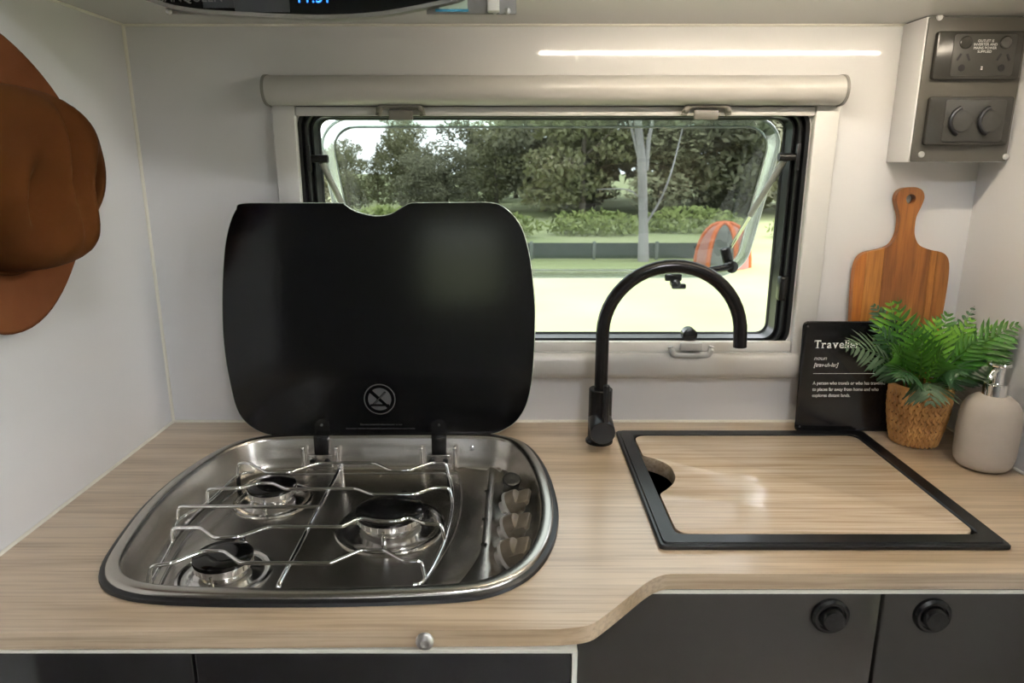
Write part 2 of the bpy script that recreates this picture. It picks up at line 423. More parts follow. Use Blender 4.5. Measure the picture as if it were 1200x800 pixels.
# cut both openings out of the worktop
def cutter(poly):
    bm = bmesh.new(); b_prism(bm, poly, lambda x, y: Vector((x, y, CZ - .1)), lambda x, y: Vector((x, y, CZ + .1)))
    bmesh.ops.recalc_face_normals(bm, faces=bm.faces)
    me = bpy.data.meshes.new('cut'); bm.to_mesh(me); bm.free(); o = bpy.data.objects.new('cut', me); COL.objects.link(o); return o
cuts = [cutter([tuple(p) for p in inset(CO, .012)]), cutter(rrect(SX0 + .012, SY0 + .012, SX1 - .012, SY1 - .008, .02))]
for c in cuts:
    md = wt.modifiers.new('hole', 'BOOLEAN'); md.object = c; md.operation = 'DIFFERENCE'; md.solver = 'EXACT'
bpy.context.view_layer.update()
me = bpy.data.meshes.new_from_object(wt.evaluated_get(bpy.context.evaluated_depsgraph_get()))
wt.modifiers.clear(); wt.data = me
for c in cuts: bpy.data.objects.remove(c)
# bolt head in the front edge
bp = at_y(498, 750, YL)
bx_ = Matrix.Rotation(PI / 2, 4, 'X')
lathe('bolt', [(.0085, 0), (.0085, .003), (.006, .0055), (.004, .006), (.0035, .003), (1e-5, .003)], M_screw, wt, 20, (bp.x, YL, bp.z), bx_)

# ------------------------------------------------------------------ cabinets
ZD = CZ - .0185 - .002
xg = at_y(674, 780, YL + .022).x
cab = thing('cabinet', 'black gloss base cabinet under the cooktop side of the worktop', 'cabinet', ((XL + xg) / 2, -.3, 0))
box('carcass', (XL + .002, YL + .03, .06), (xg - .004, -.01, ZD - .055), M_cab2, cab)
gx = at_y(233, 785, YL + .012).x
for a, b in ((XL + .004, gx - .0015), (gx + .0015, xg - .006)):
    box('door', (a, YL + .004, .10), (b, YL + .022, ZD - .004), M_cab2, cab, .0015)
box('plinth', (XL + .004, YL + .06, 0), (xg - .01, YL + .075, .06), M_cab2, cab)
box('edge_strip', (xg - .005, YL + .003, .06), (xg, YL + .06, ZD - .002), M_cream, cab)
box('top_strip', (XL + .002, YL + .003, ZD - .0035), (xg - .005, YL + .022, ZD), M_cream, cab)
cab = thing('cabinet', 'dark grey gloss sink cabinet with two black push knobs', 'cabinet', ((xg + XR) / 2, -.25, 0))
YD = YR + .002
dg = at_y(1035, 700, YD).x
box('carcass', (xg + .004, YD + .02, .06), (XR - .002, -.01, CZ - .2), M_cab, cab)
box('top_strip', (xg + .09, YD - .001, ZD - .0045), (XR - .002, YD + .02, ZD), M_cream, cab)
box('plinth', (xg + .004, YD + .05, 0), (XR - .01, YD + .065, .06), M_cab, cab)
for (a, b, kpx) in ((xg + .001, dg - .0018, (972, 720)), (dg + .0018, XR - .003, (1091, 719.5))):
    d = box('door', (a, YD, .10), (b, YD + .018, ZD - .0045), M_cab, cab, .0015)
    kp = at_y(kpx[0], kpx[1], YD)
    k = lathe('knob', [(.0205, 0), (.0205, .004), (.018, .007), (.0155, .007), (.0150, .004), (.0135, .004), (.0130, .011), (.011, .0135), (1e-5, .0145)], M_blkplastic, d, 36, (kp.x, YD, kp.z), bx_)

# ------------------------------------------------------------------ window
win = thing('window_1', None, None, ((WX0 + WX1) / 2, .015, WZ0), kind='structure')
def rr3(ins, r, y, n=8): return [(x, y + .0075, z) for x, z in rrect(WX0 + ins, WZ0 + ins, WX1 - ins, WZ1 - ins, max(r, .004), n)]
bm = bmesh.new()
b_rings(bm, [rr3(-.001, WR + .001, -.003), rr3(-.001, WR + .001, -.006), rr3(.006, WR - .006, -.006), rr3(.007, WR - .007, .004), rr3(.009, WR - .009, .004),
             rr3(.010, WR - .01, .0), rr3(.015, WR - .015, .0), rr3(.016, WR - .016, .014), rr3(.018, WR - .018, .014), rr3(.018, WR - .018, .008), rr3(.021, WR - .021, .008), rr3(.022, WR - .022, .045), rr3(.004, WR - .004, .045), rr3(.002, WR - .002, .03), rr3(-.001, WR + .001, -.003)])
finish(bm, 'frame', M_blk, win, angle=40)
bm = bmesh.new(); b_tube(bm, rr3(.0125, WR - .0125, -.001), .0030, 8, True); finish(bm, 'seal_bead', M_blk, win)
bm = bmesh.new(); b_tube(bm, rr3(.020, WR - .02, .040), .0045, 8, True); finish(bm, 'rubber_seal', M_blk, win)

# tilted acrylic pane, hinged along its top edge and pushed outwards
hz, hy = at_y(600, 138, .05).z, .056
bpx = at_y(800, 327, .215)
ptop = Vector((0, hy, hz)); pbot = Vector((0, .215, bpx.z))
pdir = (pbot - ptop); PL = pdir.length; pdir.normalize(); pnor = Vector((0, pdir.z, -pdir.y)); 
if pnor.y > 0: pnor = -pnor                       # towards the room
PW0, PW1 = WX0 + .012, WX1 - .012
PWc = (PW0 + PW1) / 2
def pp(u, v, d): return Vector((u, 0, 0)) + ptop + pdir * v + pnor * d
def sheet(name, ins, depth, bulge, m, r):
    bm = bmesh.new(); NU, NV = 40, 18
    x0, x1, v0, v1 = PW0 + ins, PW1 - ins, ins * .6, PL - ins
    base = rrect(x0, v0, x1, v1, r, 8)
    rings = []
    cx, cv = (x0 + x1) / 2, (v0 + v1) / 2
    for s in (1, .985, .96, .9, .8, .65, .45, .25, .08):
        rr = []
        for (x, v) in base:
            X = cx + (x - cx) * s; V = cv + (v - cv) * s
            e = 1 - max(abs((X - cx) / (x1 - cx)), abs((V - cv) / (v1 - cv))) ** 5
            rr.append(pp(X, V, depth + bulge * e))
        rings.append(rr)
    b_rings(bm, rings, True, False, True)
    return finish(bm, name, m, win, angle=60)
pane = sheet('pane', .022, .0, .020, M_pane, .05)
sheet('outer_pane', .002, -.004, -.006, M_pane, .06)
bm = bmesh.new()
def pr(ins, r, d): return [pp(x, v, d) for x, v in rrect(PW0 + ins, ins * .6, PW1 - ins, PL - ins, r, 8)]
b_rings(bm, [pr(.0, .062, -.006), pr(.0, .062, -.003), pr(.016, .05, .0), pr(.022, .045, .0035), pr(.026, .042, .0035), pr(.022, .045, -.001), pr(.004, .058, -.0055), pr(0, .062, -.006)])
finish(bm, 'pane_rim', M_paneedge, win, angle=30)
bm = bmesh.new(); b_tube(bm, pr(.002, .06, -.0045), .0026, 8, True); finish(bm, 'pane_edge_highlight', M_edgehi, win)  # pale tubes drawn as the bright highlight along the acrylic edge
bm = bmesh.new(); b_tube(bm, pr(.024, .044, .003), .0014, 8, True); finish(bm, 'pane_edge_highlight', M_edgehi, win)
# stays, pivots and latches
for s, px in ((-1, (371, 186)), (1, (926, 184))):
    xw = WX0 + .016 if s < 0 else WX1 - .016
    zz = at_y(px[0], px[1], .0).z
    bm = bmesh.new(); b_tube(bm, [(xw, .003, zz), (xw - s * .028, .003, zz)], [.0058, .0062], 14); finish(bm, 'stay_pivot', M_blk, win)
    box('pivot_plate', (xw - .003, -.004, zz - .02), (xw + .003, .001, zz + .02), M_blk, win, .001)
    e = pp((PW0 + .045) if s < 0 else (PW1 - .045), PL * .74, .012)
    a = Vector((xw - s * .015, .012, zz - .004))
    tube('stay_arm', [a, a.lerp(e, .6)], .0052, M_handl, win, 12)
    tube('stay_rod', [a.lerp(e, .55), e], .0035, M_chrome, win, 12)
    # corner latch with lever
    lp = pp((PW0 + .05) if s < 0 else (PW1 - .05), PL * .80, .02)
    bm = bmesh.new(); b_box(bm, (-.009, -.008, -.020), (.009, .006, .020), .004, 2, Matrix.Translation(lp) @ Matrix.Rotation(-s * .3, 4, 'Y'))
    b_lathe(bm, [(.011, 0), (.011, .018), (.006, .020)], 16, lp + Vector((s * .004, -.004, -.014)), bx_)
    finish(bm, 'latch', M_blkplastic, win)
    l0 = lp + Vector((s * .004, -.018, -.014)); l1 = l0 + Vector((-s * .048, -.004, -.006))
    tube('latch_lever', [l0, l0.lerp(l1, .3), l0.lerp(l1, .7), l1], [.006, .0065, .006, .0035], M_blkplastic, win, 10)
for lx in (at_y(790, 323, .19).x,):
    lp = pp(lx, PL - .014, .012)
    bm = bmesh.new(); b_box(bm, (-.016, -.006, -.007), (.016, .004, .007), .003, 2, Matrix.Translation(lp)); b_lathe(bm, [(.009, 0), (.009, .014), (.005, .016)], 16, lp + Vector((.002, -.004, -.010)), bx_)
    b_box(bm, (-.005, -.018, -.020), (.022, -.008, -.010), .003, 2, Matrix.Translation(lp)); finish(bm, 'latch', M_blkplastic, win)
cz_ = at_y(922, 338, .0).z
box('latch_keep', (WX1 - .026, -.006, cz_ - .020), (WX1 - .012, .012, cz_ + .020), M_blkplastic, win, .004)
kx = at_y(808, 394, .0).x
lathe('latch_keep', [(.012, -.006), (.012, .012), (.009, .014)], M_blkplastic, win, 20, (kx, .008, WZ0 + .030), bx_)

# ------------------------------------------------------------------ roller blind around the window
B = thing('roller_blind', 'white window blind frame with rounded cassettes above and below the glass', 'blind', ((WX0 + WX1) / 2, -.02, WZ0))
cx0, cx1 = at_y(309, 100, -.03).x, at_y(991, 100, -.03).x
zt, zb = at_y(600, 87, -.03).z, at_y(600, 123, -.03).z
def d_profile(z0, z1, dep, n=12, flip=False):
    out = [(-.0005, z0), (-.008, z0)] if not flip else [(-.0005, z0), (-.008, z0)]
    for k in range(n + 1):
        a = -PI / 2 + PI * k / n
        out.append((-.010 - (dep - .010) * max(math.cos(a), 0) ** .6, (z0 + z1) / 2 + (z1 - z0) / 2 * math.sin(a)))
    out += [(-.008, z1), (-.0005, z1)]
    return out
def extr_x(name, prof, x0, x1, m, parent):
    bm = bmesh.new(); b_rings(bm, [[(x0, y, z) for y, z in prof], [(x1, y, z) for y, z in prof]], True, True, True)
    bmesh.ops.remove_doubles(bm, verts=bm.verts, dist=1e-6)
    return finish(bm, name, m, parent, angle=35)
extr_x('cassette', d_profile(zb, zt, .046), cx0 + .004, cx1 - .004, M_cass, B)
for a, b in ((cx0, cx0 + .004), (cx1 - .004, cx1)):
    extr_x('end_cap', d_profile(zb - .0015, zt + .001, .0475), a, b, M_cap, B)
lz0, lz1 = at_y(800, 446, -.03).z, at_y(800, 417, -.03).z
rl = at_y(318, 124, -.012).x; rl2 = at_y(345, 126, -.012).x; rr = at_y(985, 122, -.012).x; rr2 = at_y(957, 122, -.012).x
for a, b in ((rl, rl2), (rr2, rr)):
    box('side_rail', (a, -.014, lz1 - .002), (b, -.0005, zb + .002), M_alu, B, .002)
extr_x('lower_cassette', d_profile(lz0, lz1, .026), rl + .002, rr - .0, M_cass, B)
# bottom sill rail (two steps) and top pull bar
bz0, bz1 = at_y(800, 415, -.012).z, at_y(800, 400.5, -.012).z
box('sill_rail', (rl2 - .001, -.012, lz1 - .001), (rr2 + .001, -.0005, bz0 + .004), M_alu2, B, .001)
box('fly_screen_bar', (rl2 + .001, -.0105, bz0 + .004), (rr2 - .001, -.002, bz1), M_alu, B, .0015)
tz0, tz1 = at_y(600, 135.5, -.012).z, at_y(600, 125, -.012).z
box('pull_bar', (rl2 + .001, -.012, tz0), (rr2 - .001, -.002, tz1), M_alu, B, .0012)
box('shadow_gap', (rl2 + .001, -.006, tz1), (rr2 - .001, -.0008, zb + .003), M_blk, B)
def handle(cpx, cpy, m, up):
    c = at_y(cpx, cpy, -.014); s = 1 if up else -1
    p = B
    bm = bmesh.new()
    W = .0335; H = .017
    pts = [(-W, 0), (-W * .9, .010), (-W * .62, .0145), (W * .62, .0145), (W * .9, .010), (W, 0)]
    b_tube(bm, [(c.x + x, -.018 - .004 * (z > .005), c.z + s * (z - .006)) for x, z in catmull(pts, 4, False)], .0048, 10)
    h = finish(bm, 'handle', m, p)
    bm = bmesh.new()
    b_box(bm, (c.x - .018, -.021, c.z - s * .012 if s > 0 else c.z - .002), (c.x + .018, -.012, c.z + .002 if s > 0 else c.z + .012), .002)
    finish(bm, 'handle_grip', m, h)
handle(470, 131, M_hand, True); handle(827, 130.5, M_hand, True); handle(809, 409, M_handl, False)

# ------------------------------------------------------------------ cooktop
ck = thing('gas_cooktop', 'stainless steel three burner gas cooktop with raised black glass lid', 'cooktop', (sum(p.x for p in CO) / 140, sum(p.y for p in CO) / 140, CZ))
def lv(d, z): return [(p.x, p.y, z) for p in inset(CO, d)]
bm = bmesh.new(); b_rings(bm, [lv(0, CZ + .0005), lv(.001, CZ + .004), lv(.004, CZ + .006), lv(.008, CZ + .006), lv(.009, CZ + .0005), lv(0, CZ + .0005)])
finish(bm, 'rubber_seal', M_blk, ck)
FZ = CZ - .042
bm = bmesh.new()
b_rings(bm, [lv(.006, CZ + .0005), lv(.0062, CZ + .006), lv(.008, CZ + .0085), lv(.011, CZ + .0095), lv(.019, CZ + .0095), lv(.0215, CZ + .0085), lv(.0235, CZ + .004), lv(.028, CZ - .02), lv(.033, FZ + .008), lv(.037, FZ + .002), lv(.043, FZ)], True, False, True)
finish(bm, 'basin', M_steel, ck, angle=50)
IN = inset(CO, .043)
# wire groove around the floor
tube('floor_bead', [(p.x, p.y, FZ + .0006) for p in inset(CO, .052)], .0022, M_steelpol, ck, 8, True)
def burner(px, py, R):
    c = at_z(px, py, FZ + .027); x, y = c.x, c.y
    b = lathe('burner', [(R * 1.62, FZ), (R * 1.60, FZ + .0025), (R * 1.50, FZ + .0030), (R * 1.42, FZ + .0015), (R * 1.2, FZ + .001), (R * 1.05, FZ + .003), (R * .8, FZ + .004), (R * .78, FZ + .010), (1e-5, FZ + .010)], M_steelpol, ck, 48, (x, y, 0))
    bm = bmesh.new(); b_lathe(bm, [(R * .70, FZ + .004), (R * .74, FZ + .010), (R * .93, FZ + .012), (R * .95, FZ + .020), (R * .6, FZ + .0215), (2e-5, FZ + .0215)], 48, (x, y, 0))
    for k in range(28):      # flame ports
        a = 2 * PI * k / 28
        b_box(bm, (-.0012, -.0006, -.0028), (.0012, .0012, .0028), 0, 2, Matrix.Translation((x + R * .945 * math.cos(a), y + R * .945 * math.sin(a), FZ + .0165)) @ Matrix.Rotation(a - PI / 2, 4, 'Z'))
    finish(bm, 'flame_ring', M_alum, b)
    lathe('cap', [(R * .5, FZ + .0205), (R * .99, FZ + .0212), (R * 1.0, FZ + .0235), (R * .985, FZ + .0258), (R * .93, FZ + .0272), (R * .5, FZ + .0284), (1e-5, FZ + .0286)], M_enamel, b, 48, (x, y, 0))
    lathe('spark_plug', [(.003, FZ), (.003, FZ + .012), (.0016, FZ + .013), (.0016, FZ + .019), (1e-5, FZ + .0195)], M_chrome, b, 10, (x, y - R * 1.07, 0))
    tube('flame_sensor', [(x + R * .25, y + R * 1.12, FZ), (x + R * .25, y + R * 1.12, FZ + .026)], .0034, M_blkplastic, b, 10)
    return c
burner(318.6, 566, .034); burner(261, 648.5, .034); burner(456.5, 595, .045)
# pan support wires, flat at one height
TZ = CZ + .004
def Z2(x, y): return (100 + x / 3.637, 500 + y / 3.637)
def Z3(x, y): return (380 + x / 3.637, 500 + y / 3.637)
wires = [
 [Z2(650, 155), Z2(700, 155), Z2(770, 195), Z2(870, 195), Z2(990, 155), Z2(1090, 155), Z3(215, 155), Z3(280, 185), Z3(365, 185), Z3(460, 152), Z3(520, 155)],
 [Z2(520, 265), Z2(655, 262), Z2(735, 240), Z2(800, 240), Z2(855, 265), Z2(1090, 263), Z3(135, 262), Z3(205, 288), Z3(385, 288), Z3(470, 258), Z3(535, 260)],
 [Z2(395, 340), Z2(1000, 340)],
 [Z2(370, 430), Z2(490, 430), Z2(550, 475), Z2(650, 470), Z2(780, 425), Z2(1090, 425), Z3(75, 425), Z3(155, 388), Z3(240, 402), Z3(310, 402), Z3(360, 385), Z3(430, 412), Z3(500, 415)],
 [Z2(275, 595), Z2(365, 583), Z2(500, 530), Z2(590, 530), Z2(660, 580), Z2(1040, 580), Z3(25, 580), Z3(155, 525), Z3(255, 525), Z3(345, 575), Z3(415, 572)]]
def rounded(pts, r=.006):
    P = [Vector(p) for p in pts]; out = [P[0]]
    for a, b, c in zip(P, P[1:], P[2:]):
        d0 = (a - b); d1 = (c - b); rr_ = min(r, d0.length * .4, d1.length * .4)
        q0 = b + d0.normalized() * rr_; q1 = b + d1.normalized() * rr_
        for t in (0, .33, .67, 1): out.append(q0.lerp(b, t).lerp(b.lerp(q1, t), t))
    out.append(P[-1]); return out
WR_ = .0023
Lfeet, Rfeet = [], []
trv = thing('pan_support', 'chromed wire pan support grid over the cooktop burners', 'pan support', (sum(p.x for p in CO) / 140, sum(p.y for p in CO) / 140, FZ))
for wi, w in enumerate(wires):
    P = [at_z(x, y, TZ) for x, y in w]
    l = P[0] + Vector((-.001, -.002, -.019)); r_ = P[-1] + Vector((.004, -.004, -.019))
    full = [l] + P + ([r_] if wi != 2 else [])
    Lfeet.append(l)
    if wi != 2: Rfeet.append(r_)
    tube('wire', rounded(full), WR_, M_chrome, trv, 10)
sp0, sp1 = at_z(*Z2(1092, 165), TZ - .004), at_z(*Z2(822, 676), TZ - .004)
tube('spine', rounded([sp0 + Vector((0, .004, -.036)), sp0, sp1, sp1 + Vector((0, -.004, -.036))]), .0028, M_chrome, trv, 10)
lf = [tuple(p) for p in Lfeet]; lf = [tuple(Vector(lf[0]) + Vector((.02, .012, 0)))] + lf + [tuple(Vector(lf[-1]) + Vector((.002, -.02, 0)))]
tube('side_wire', catmull(lf, 5, False), WR_, M_chrome, trv, 10)
for q_ in (Lfeet[0], Lfeet[-1], Rfeet[0], Rfeet[-1]):
    tube('foot', [q_, (q_.x, q_.y, FZ + .0005)], .0032, M_blkplastic, trv, 10)
rf = [tuple(p) for p in Rfeet]; tube('side_wire', catmull([tuple(Vector(rf[0]) + Vector((-.015, .012, 0)))] + rf + [tuple(Vector(rf[-1]) + Vector((-.012, -.012, 0)))], 5, False), WR_, M_chrome, trv, 10)

# knob console: steel rises to a ridge, falls away to the right
def cons_row(t):
    """t 0 back .. 1 front -> list of (x,y,z) across"""
    arc = catmull([(528, 547), (537, 560), (540, 585), (536, 612), (524, 642), (497, 684), (488, 697)], 8, False)
    rid = [(578, 547), (574, 580), (571, 620), (568, 650), (560, 684), (557, 697)]
    rgt = [(598, 548), (622, 566), (631, 590), (630, 620), (620, 652), (598, 680), (584, 697)]
    def pick(L, t, z):
        P = [at_z(x, y, z) for x, y in L]; Q = resample(P, 41, False); i = min(int(t * 40), 39); return Q[i].lerp(Q[i + 1], t * 40 - i)
    a = pick(arc, t, FZ); c = pick(rid, t, FZ + .016); d = pick(rgt, t, FZ)
    fl = max(0, (t - .70) / .30) ** 1.5
    w = .0045 + .020 * fl
    zr = FZ + .016 + .006 * fl
    L = Vector((c.x - w, c.y, zr)); R = Vector((c.x + w, c.y, zr - .0035 - .006 * fl))
    dd = Vector((d.x, d.y, FZ + .010 + .010 * fl))
    row = [a, a + Vector((.001, 0, .003)), a + Vector((.004, 0, .0042)), a + Vector((.008, 0, .003)), a.lerp(L, .45) + Vector((0, 0, -.002)), L + Vector((-.006, 0, -.006)), L + Vector((-.001, 0, -.0006)), L, R, R + Vector((.001, 0, -.0006)), R + Vector((.006, 0, -.006)), R.lerp(dd, .5) + Vector((0, 0, -.005)), dd]
    return row
bm = bmesh.new(); b_rings(bm, [cons_row(k / 30) for k in range(31)], False)
console = finish(bm, 'knob_console', M_steel, ck, angle=60)
for (x, y) in ((571, 575), (568.5, 608), (567, 637.5)):
    p = at_z(x, y, FZ + .016)
    bm = bmesh.new(); b_box(bm, (p.x - .0042, p.y - .002, p.z - .001), (p.x + .0042, p.y + .002, p.z + .0008), .0006); finish(bm, 'indicator_slot', M_blkplastic, console)
KAX = Vector((.80, -.16, .50)).normalized()
M_skirt = mat('knob_skirt', (.42, .40, .37), .35, .4)
def knob(px, py, R=.0175):
    c = at_z(px, py, FZ + .024); A = rot_to(KAX)
    Mx = Matrix.Translation(c) @ A
    k = lathe('knob', [(R * .97, .004), (R * .97, .012), (R * .90, .017), (R * .70, .0185), (1e-5, .019)], M_knob, ck, 36, c, A)
    lathe('skirt', [(R * .5, -.010), (R * .5, -.001), (R, 0), (R * 1.02, .002), (R, .0042), (R * .9, .0042)], M_skirt, k, 36, c, A)
    ly = (A.to_3x3().inverted() @ Vector((0, -1, 0))); ly.z = 0; ly.normalize(); lx = Vector((-ly.y, ly.x, 0))
    bm = bmesh.new()
    pr_ = [(-.0062, .014), (-.0040, .031), (-.0025, .033), (.0025, .033), (.0040, .031), (.0062, .014)]
    rows_ = [(-R * .96, -.008), (-R * .75, 0), (R * .7, 0), (R * .95, -.004)]
    b_rings(bm, [[Mx @ (lx * u + ly * d_ + Vector((0, 0, max(.010, w + dz)))) for u, w in pr_] for d_, dz in rows_], True, True, True)
    finish(bm, 'grip', M_knob, k)
for (x, y) in ((592, 651), (594.5, 621), (596, 592)): knob(x, y)
c = at_z(599, 567, FZ + .022)
ig = lathe('igniter_button', [(.012, -.012), (.013, .004), (.0135, .010), (.012, .012), (.008, .0125), (1e-5, .011)], M_blkplastic, ck, 10, c, rot_to((.1, -.45, .9)))
# screws and embossed brackets in the rear wall
for x, y in ((339, 526), (553, 525)):
    p = at_y(x, y, max(q_.y for q_ in CO) - .0268)
    lathe('screw', [(.0045, 0), (.004, .002), (.001, .003)], M_chrome, ck, 14, (p.x, p.y, p.z), rot_to((0, -.95, .3)))
# glass lid standing upright
LY = -.078; LTILT = math.radians(2.0)
lid_px_r = [(408, 232), (0, 0)]
lid_px = [(283, 238), (330, 237.3), (396, 237.3), (403, 239), (414, 246), (430, 251), (444, 252.5), (458, 250), (472, 242), (480, 238), (490, 237), (540, 236.7), (576, 237), (592, 243), (606, 257), (615, 275),
          (622, 305), (626.5, 345), (627.5, 375), (626, 420), (623, 450), (617, 475), (606, 493), (592, 503), (575, 509), (540, 510.5), (440, 511), (340, 511.3), (318, 510), (300, 504), (285, 492), (276, 476), (270, 452), (264, 420), (260.5, 385), (260, 340), (262, 300), (265, 277), (270, 258), (276, 245)]
def lidpt(px, py):
    # plane leaning back slightly about its lower edge
    d = ray(px, py); z0 = CZ + .010
    nrm = Vector((0, math.cos(LTILT), -math.sin(LTILT))); o = Vector((0, LY, z0))
    t = (o - CAM).dot(nrm) / d.dot(nrm); return CAM + d * t
LP = [lidpt(x, y) for x, y in lid_px]
ext = catmull([tuple(p) for p in LP], 4)
nrm = Vector((0, math.cos(LTILT), -math.sin(LTILT)))
bm = bmesh.new()
cen = sum((Vector(p) for p in ext), Vector()) / len(ext)
def shr(d, off): 
    out = []
    for p in ext:
        v = Vector(p); w = (cen - v); w.normalize(); out.append(v + w * d + nrm * off)
    return out
vr = b_rings(bm, [shr(.0012, 0), shr(0, .0012), shr(0, .0038), shr(.0012, .005)], True, True, True)
for f in bm.faces: f.material_index = 0 if len(f.verts) > 4 else 1
lid = finish(bm, 'lid', [M_glasslid, M_lidedge], ck, angle=25)
def lid_frame(px, py):
    p = lidpt(px, py) - nrm * .0006
    up = Vector((0, math.sin(LTILT), math.cos(LTILT)))
    return Matrix.Translation(p) @ Matrix((( 1, 0, 0, 0), (0, up.y, -nrm.y, 0), (0, up.z, -nrm.z, 0), (0, 0, 0, 1)))
pxm = (lidpt(500, 470) - lidpt(400, 470)).length / 100
F = lid_frame(445, 467.5)
bm = bmesh.new()
def ring2(bm, r0, r1, z=0): b_rings(bm, [[F @ Vector((r * math.cos(2 * PI * k / 48), r * math.sin(2 * PI * k / 48), z)) for k in range(48)] for r in (r0, r1)])
ring2(bm, 17.3 * pxm, 18.6 * pxm)
# filled disc cut by a diagonal bar
def seg(bm, a0, a1, r, n=14):
    vs = [bm.verts.new(F @ Vector((r * math.cos(math.radians(a0 + (a1 - a0) * k / n)), r * math.sin(math.radians(a0 + (a1 - a0) * k / n)), 0))) for k in range(n + 1)]
    bm.faces.new(vs)
seg(bm, -38, 128, 13.6 * pxm); seg(bm, 146, 308, 13.6 * pxm)
finish(bm, 'warning_symbol', M_print, lid, smooth=False)
def lidbar(pts, w, m, name, off=.0003):
    bm = bmesh.new()
    for (x0, y0, x1, y1) in pts:
        a = Vector((x0, y0, off)) * 1.0; b = Vector((x1, y1, off)); d = (b - a).normalized(); n_ = Vector((-d.y, d.x, 0)) * w / 2
        bm.faces.new([bm.verts.new(F @ q) for q in (a - n_, b - n_, b + n_, a + n_)])
    return finish(bm, name, m, lid, smooth=False)
q = pxm
lidbar([(-8 * q, -7 * q, 7 * q, 9 * q), (-10 * q, 9 * q, 6 * q, -5 * q)], 2.2 * q, M_glasslid, 'symbol_stroke')
lidbar([(-11 * q, -7.2 * q, 11 * q, -7.2 * q)], 2.6 * q, M_glasslid, 'symbol_stroke', .0004)
lidbar([(-7 * q, -6 * q, 6.5 * q, 8.2 * q)], .7 * q, M_print, 'symbol_stroke', .0005)
tf = lid_frame(447, 498)
text_part('lettering', 'Do not close lid when burner is hot', 3.4 * q, tf, M_print, lid, align='CENTER')
text_part('lettering', 'Attention: fermer le couvercle quand les bruleurs sont froids', 3.3 * q, lid_frame(446, 502.6), M_print, lid, align='CENTER')
# hinges
for x in (378.5, 515):
    a = lidpt(x, 502) - nrm * .004; hw = 8.8 * pxm
    bm = bmesh.new()
    arch = [(-hw, -.022), (hw, -.022), (hw, .006)] + [(hw * math.cos(math.radians(k)), .006 + hw * math.sin(math.radians(k))) for k in range(15, 180, 15)] + [(-hw, .006)]
    b_prism(bm, arch, lambda u, v: Vector((a.x + u, a.y - .001 + .0, a.z + v)), lambda u, v: Vector((a.x + u, a.y + .0035, a.z + v)))
    p2 = at_z(x, 532, CZ - .012)
    b_box(bm, (a.x - hw, a.y - .012, CZ + .004), (a.x + hw, a.y + .004, CZ + .012), .002)
    h = finish(bm, 'hinge', M_blkplastic, ck, angle=30)
    box('hinge_arm', (a.x - hw * .95, a.y - .014, CZ - .020), (a.x + hw * .95, a.y - .011, CZ + .010), M_blkplastic, h, .001)
    box('hinge_plate', (a.x - hw * 1.6, a.y - .0235, CZ - .036), (a.x + hw * 1.6, a.y - .0215, CZ - .016), M_steelpol, h, .0008)
    for s in (-1, 1): lathe('hinge_bolt', [(.0046, 0), (.0042, .003), (.001, .004)], M_blkplastic, h, 14, (a.x + s * hw * .95, a.y - .0235, CZ - .026), bx_)
    lathe('hinge_pin', [(.002, 0), (.002, .0015), (.0005, .002)], M_print, h, 12, (a.x, a.y - .001, a.z + .008), bx_)
    for s, o_ in ((-1, -2.2), (1, 2.2)):
        box('embossed_rib', (a.x + hw * o_ - .003, a.y - .026, CZ - .034), (a.x + hw * o_ + .003, a.y - .018, CZ - .002), M_steelpol, h, .0025)

# ------------------------------------------------------------------ sink with its wooden cover
sk = thing('sink', 'black framed rectangular sink set into the worktop', 'sink', ((SX0 + SX1) / 2, (SY0 + SY1) / 2, CZ))
def sr(d, z, r=.008): return [(x, y, z) for x, y in rrect(SX0 + d, SY0 + d, SX1 - d, SY1 - d, max(r, .003), 4)]
bm = bmesh.new()
b_rings(bm, [sr(0, CZ + .0005, .006), sr(0, CZ + .004, .006), sr(.0015, CZ + .0055, .006), sr(.0045, CZ + .0055, .006), sr(.0055, CZ + .0075, .006), sr(.0225, CZ + .0075, .01), sr(.0235, CZ + .006, .012), sr(.024, CZ - .016, .014), sr(.012, CZ - .017, .014)])
finish(bm, 'frame', M_mblk, sk, angle=30)
bm = bmesh.new(); b_rings(bm, [sr(.014, CZ - .016, .02), sr(.018, CZ - .03, .03), sr(.03, CZ - .15, .04), sr(.06, CZ - .165, .03)], True, False, True)
finish(bm, 'bowl', M_mblk, sk, angle=50)
# cover board outline with the finger notch
CVZ = CZ + .0068
nt_px = [(745, 531), (752, 533), (765, 536.5), (777, 541), (786, 547), (790.5, 555), (791, 561), (788, 567), (781, 573), (775, 577), (773, 580), (775, 587)]
nt_w = [at_z(x, y, CVZ) for x, y in nt_px]
ax0, ax1, ay0, ay1 = SX0 + .0255, SX1 - .0255, SY0 + .0255, SY1 - .0265
cv = []
R_ = .016
for cxx, cyy, a0 in ((ax1 - R_, ay1 - R_, 0), (ax0 + R_, ay1 - R_, 90)):
    for k in range(7): a = math.radians(a0 + 15 * k); cv.append((cxx + R_ * math.cos(a), cyy + R_ * math.sin(a)))
nx0 = nt_w[0].x
mid = catmull([(max(p.x, ax0), p.y) for p in nt_w], 4, False)
mid[0] = (ax0, mid[0][1]); 
sh = ax0 - mid[-1][0]
mid = [(max(ax0, x + sh * (i / len(mid)) ** 4), y) for i, (x, y) in enumerate(mid)]
cv += mid
for cxx, cyy, a0 in ((ax0 + R_, ay0 + R_, 180), (ax1 - R_, ay0 + R_, 270)):
    for k in range(7): a = math.radians(a0 + 15 * k); cv.append((cxx + R_ * math.cos(a), cyy + R_ * math.sin(a)))
cb = prism('sink_cover', cv, lambda x, y: Vector((x, y, CZ - .0155)), lambda x, y: Vector((x, y, CVZ)), M_oakg, None, .0008, 30)
